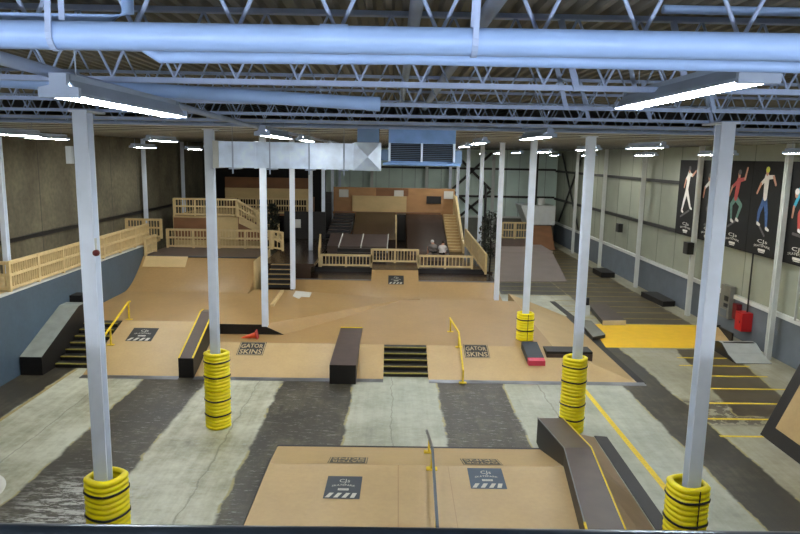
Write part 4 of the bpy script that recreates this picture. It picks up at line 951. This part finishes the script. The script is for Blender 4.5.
# ------------------------------------------------------------------ heater unit and duct
r_ = thing('air_duct', (-2.3, 15.9, 6.47), 'shiny galvanised air duct hanging between the second columns', 'duct')
ya, yb = 15.62, 16.2
for i, (x0, x1) in enumerate(((-4.17, -3.35), (-3.33, -2.55), (-2.53, -1.75), (-1.73, -1.10))):
    m = MB(); m.box(x0, x1, ya, yb, 6.475, 7.07); m.build('section', 'galv', r_)
for x in (-3.34, -2.54, -1.74, -1.09):
    m = MB(); m.box(x-.018, x+.018, ya-.015, yb+.015, 6.46, 7.085); m.build('flange', 'galv', r_)
m = MB(); m.box(-4.30, -4.17, ya-.03, yb+.03, 6.46, 7.08); m.build('end_cap', 'white', r_)
m = MB(); x0, x1, z0, z1 = -1.07, -.45, 6.46, 7.10; cx_, cz = (x0+x1)/2, (z0+z1)/2
m.mesh([(x0, ya, z0), (x1, ya, z0), (x1, ya, z1), (x0, ya, z1), (cx_, ya+.07, cz), (x0, yb, z0), (x1, yb, z0), (x1, yb, z1), (x0, yb, z1)],
       [(0, 1, 4), (1, 2, 4), (2, 3, 4), (3, 0, 4), (0, 5, 6, 1), (1, 6, 7, 2), (2, 7, 8, 3), (3, 8, 5, 0), (8, 7, 6, 5)]); m.build('elbow', 'galv', r_)
m = MB(); m.box(-1.0, -.5, ya+.05, yb-.05, 7.10, 7.47); m.build('riser', 'galvdark', r_)
for x in (-3.85, -3.0, -2.1, -1.3):
    m = MB(); m.box(x-.015, x+.015, ya-.02, ya, 6.34, 7.08); m.box(x-.09, x+.09, ya-.03, yb+.02, 6.44, 6.465); m.tube([(x, ya-.01, 7.05), (x, ya-.01, 7.47)], .008, 5); m.build('hanger', 'housing', r_)
r_ = thing('unit_heater', (.5, 15.8, 6.6), 'blue-grey box heater with two dark louvred grilles hanging right of the duct', 'heater')
x0, x1 = -.28, 1.24
m = MB(); m.box(x0, x1, 15.45, 16.5, 7.10, 7.40); m.box(x0, x1, 15.6, 16.5, 6.66, 7.10); m.build('casing', 'heaterblue', r_)
for a, b_ in ((x0, x0+.05), ((x0+x1)/2-.025, (x0+x1)/2+.025), (x1-.05, x1)):
    m = MB(); m.box(a, b_, 15.46, 15.6, 6.68, 7.10); m.build('upright', 'galv', r_)
for a, b_ in ((x0+.05, .455), (.505, x1-.05)):
    m = MB(); m.box(a, b_, 15.585, 15.6, 6.70, 7.09); g_ = m.build('grille', 'blackpaint', r_)
    m = MB()
    for i in range(9): z = 6.72+.042*i; m.hexa([(a, 15.50, z), (b_, 15.50, z), (b_, 15.58, z+.012), (a, 15.58, z+.012)], [(a, 15.50, z+.006), (b_, 15.50, z+.006), (b_, 15.58, z+.018), (a, 15.58, z+.018)])
    m.build('louvres', 'galvdark', g_)
m = MB(); m.box(x0-.12, x1+.12, 15.35, 16.55, 6.60, 6.66); m.build('tray', 'heaterblue', r_)
for a in ((x1, x1+.18, 15.7, 16.3, 6.66, 6.95), (x0-.18, x0, 15.7, 16.1, 6.7, 6.95)): m = MB(); m.box(*a); m.build('side_box', 'galvdark', r_)
for x in (x0+.1, x1-.1): m = MB(); m.tube([(x, 15.6, 7.4), (x, 15.6, 7.47)], .012, 6); m.build('hanging_rod', 'housing', r_)

# ------------------------------------------------------------------ world and view
wd = bpy.data.worlds.new('world'); sc.world = wd; wd.use_nodes = True
bg = wd.node_tree.nodes['Background']; bg.inputs['Color'].default_value = (.02, .022, .025, 1); bg.inputs['Strength'].default_value = 1.0
sc.view_settings.view_transform = 'Standard'; sc.view_settings.look = 'None'; sc.view_settings.gamma = 1; sc.view_settings.use_curve_mapping = False
sc.view_settings.exposure = 1.08
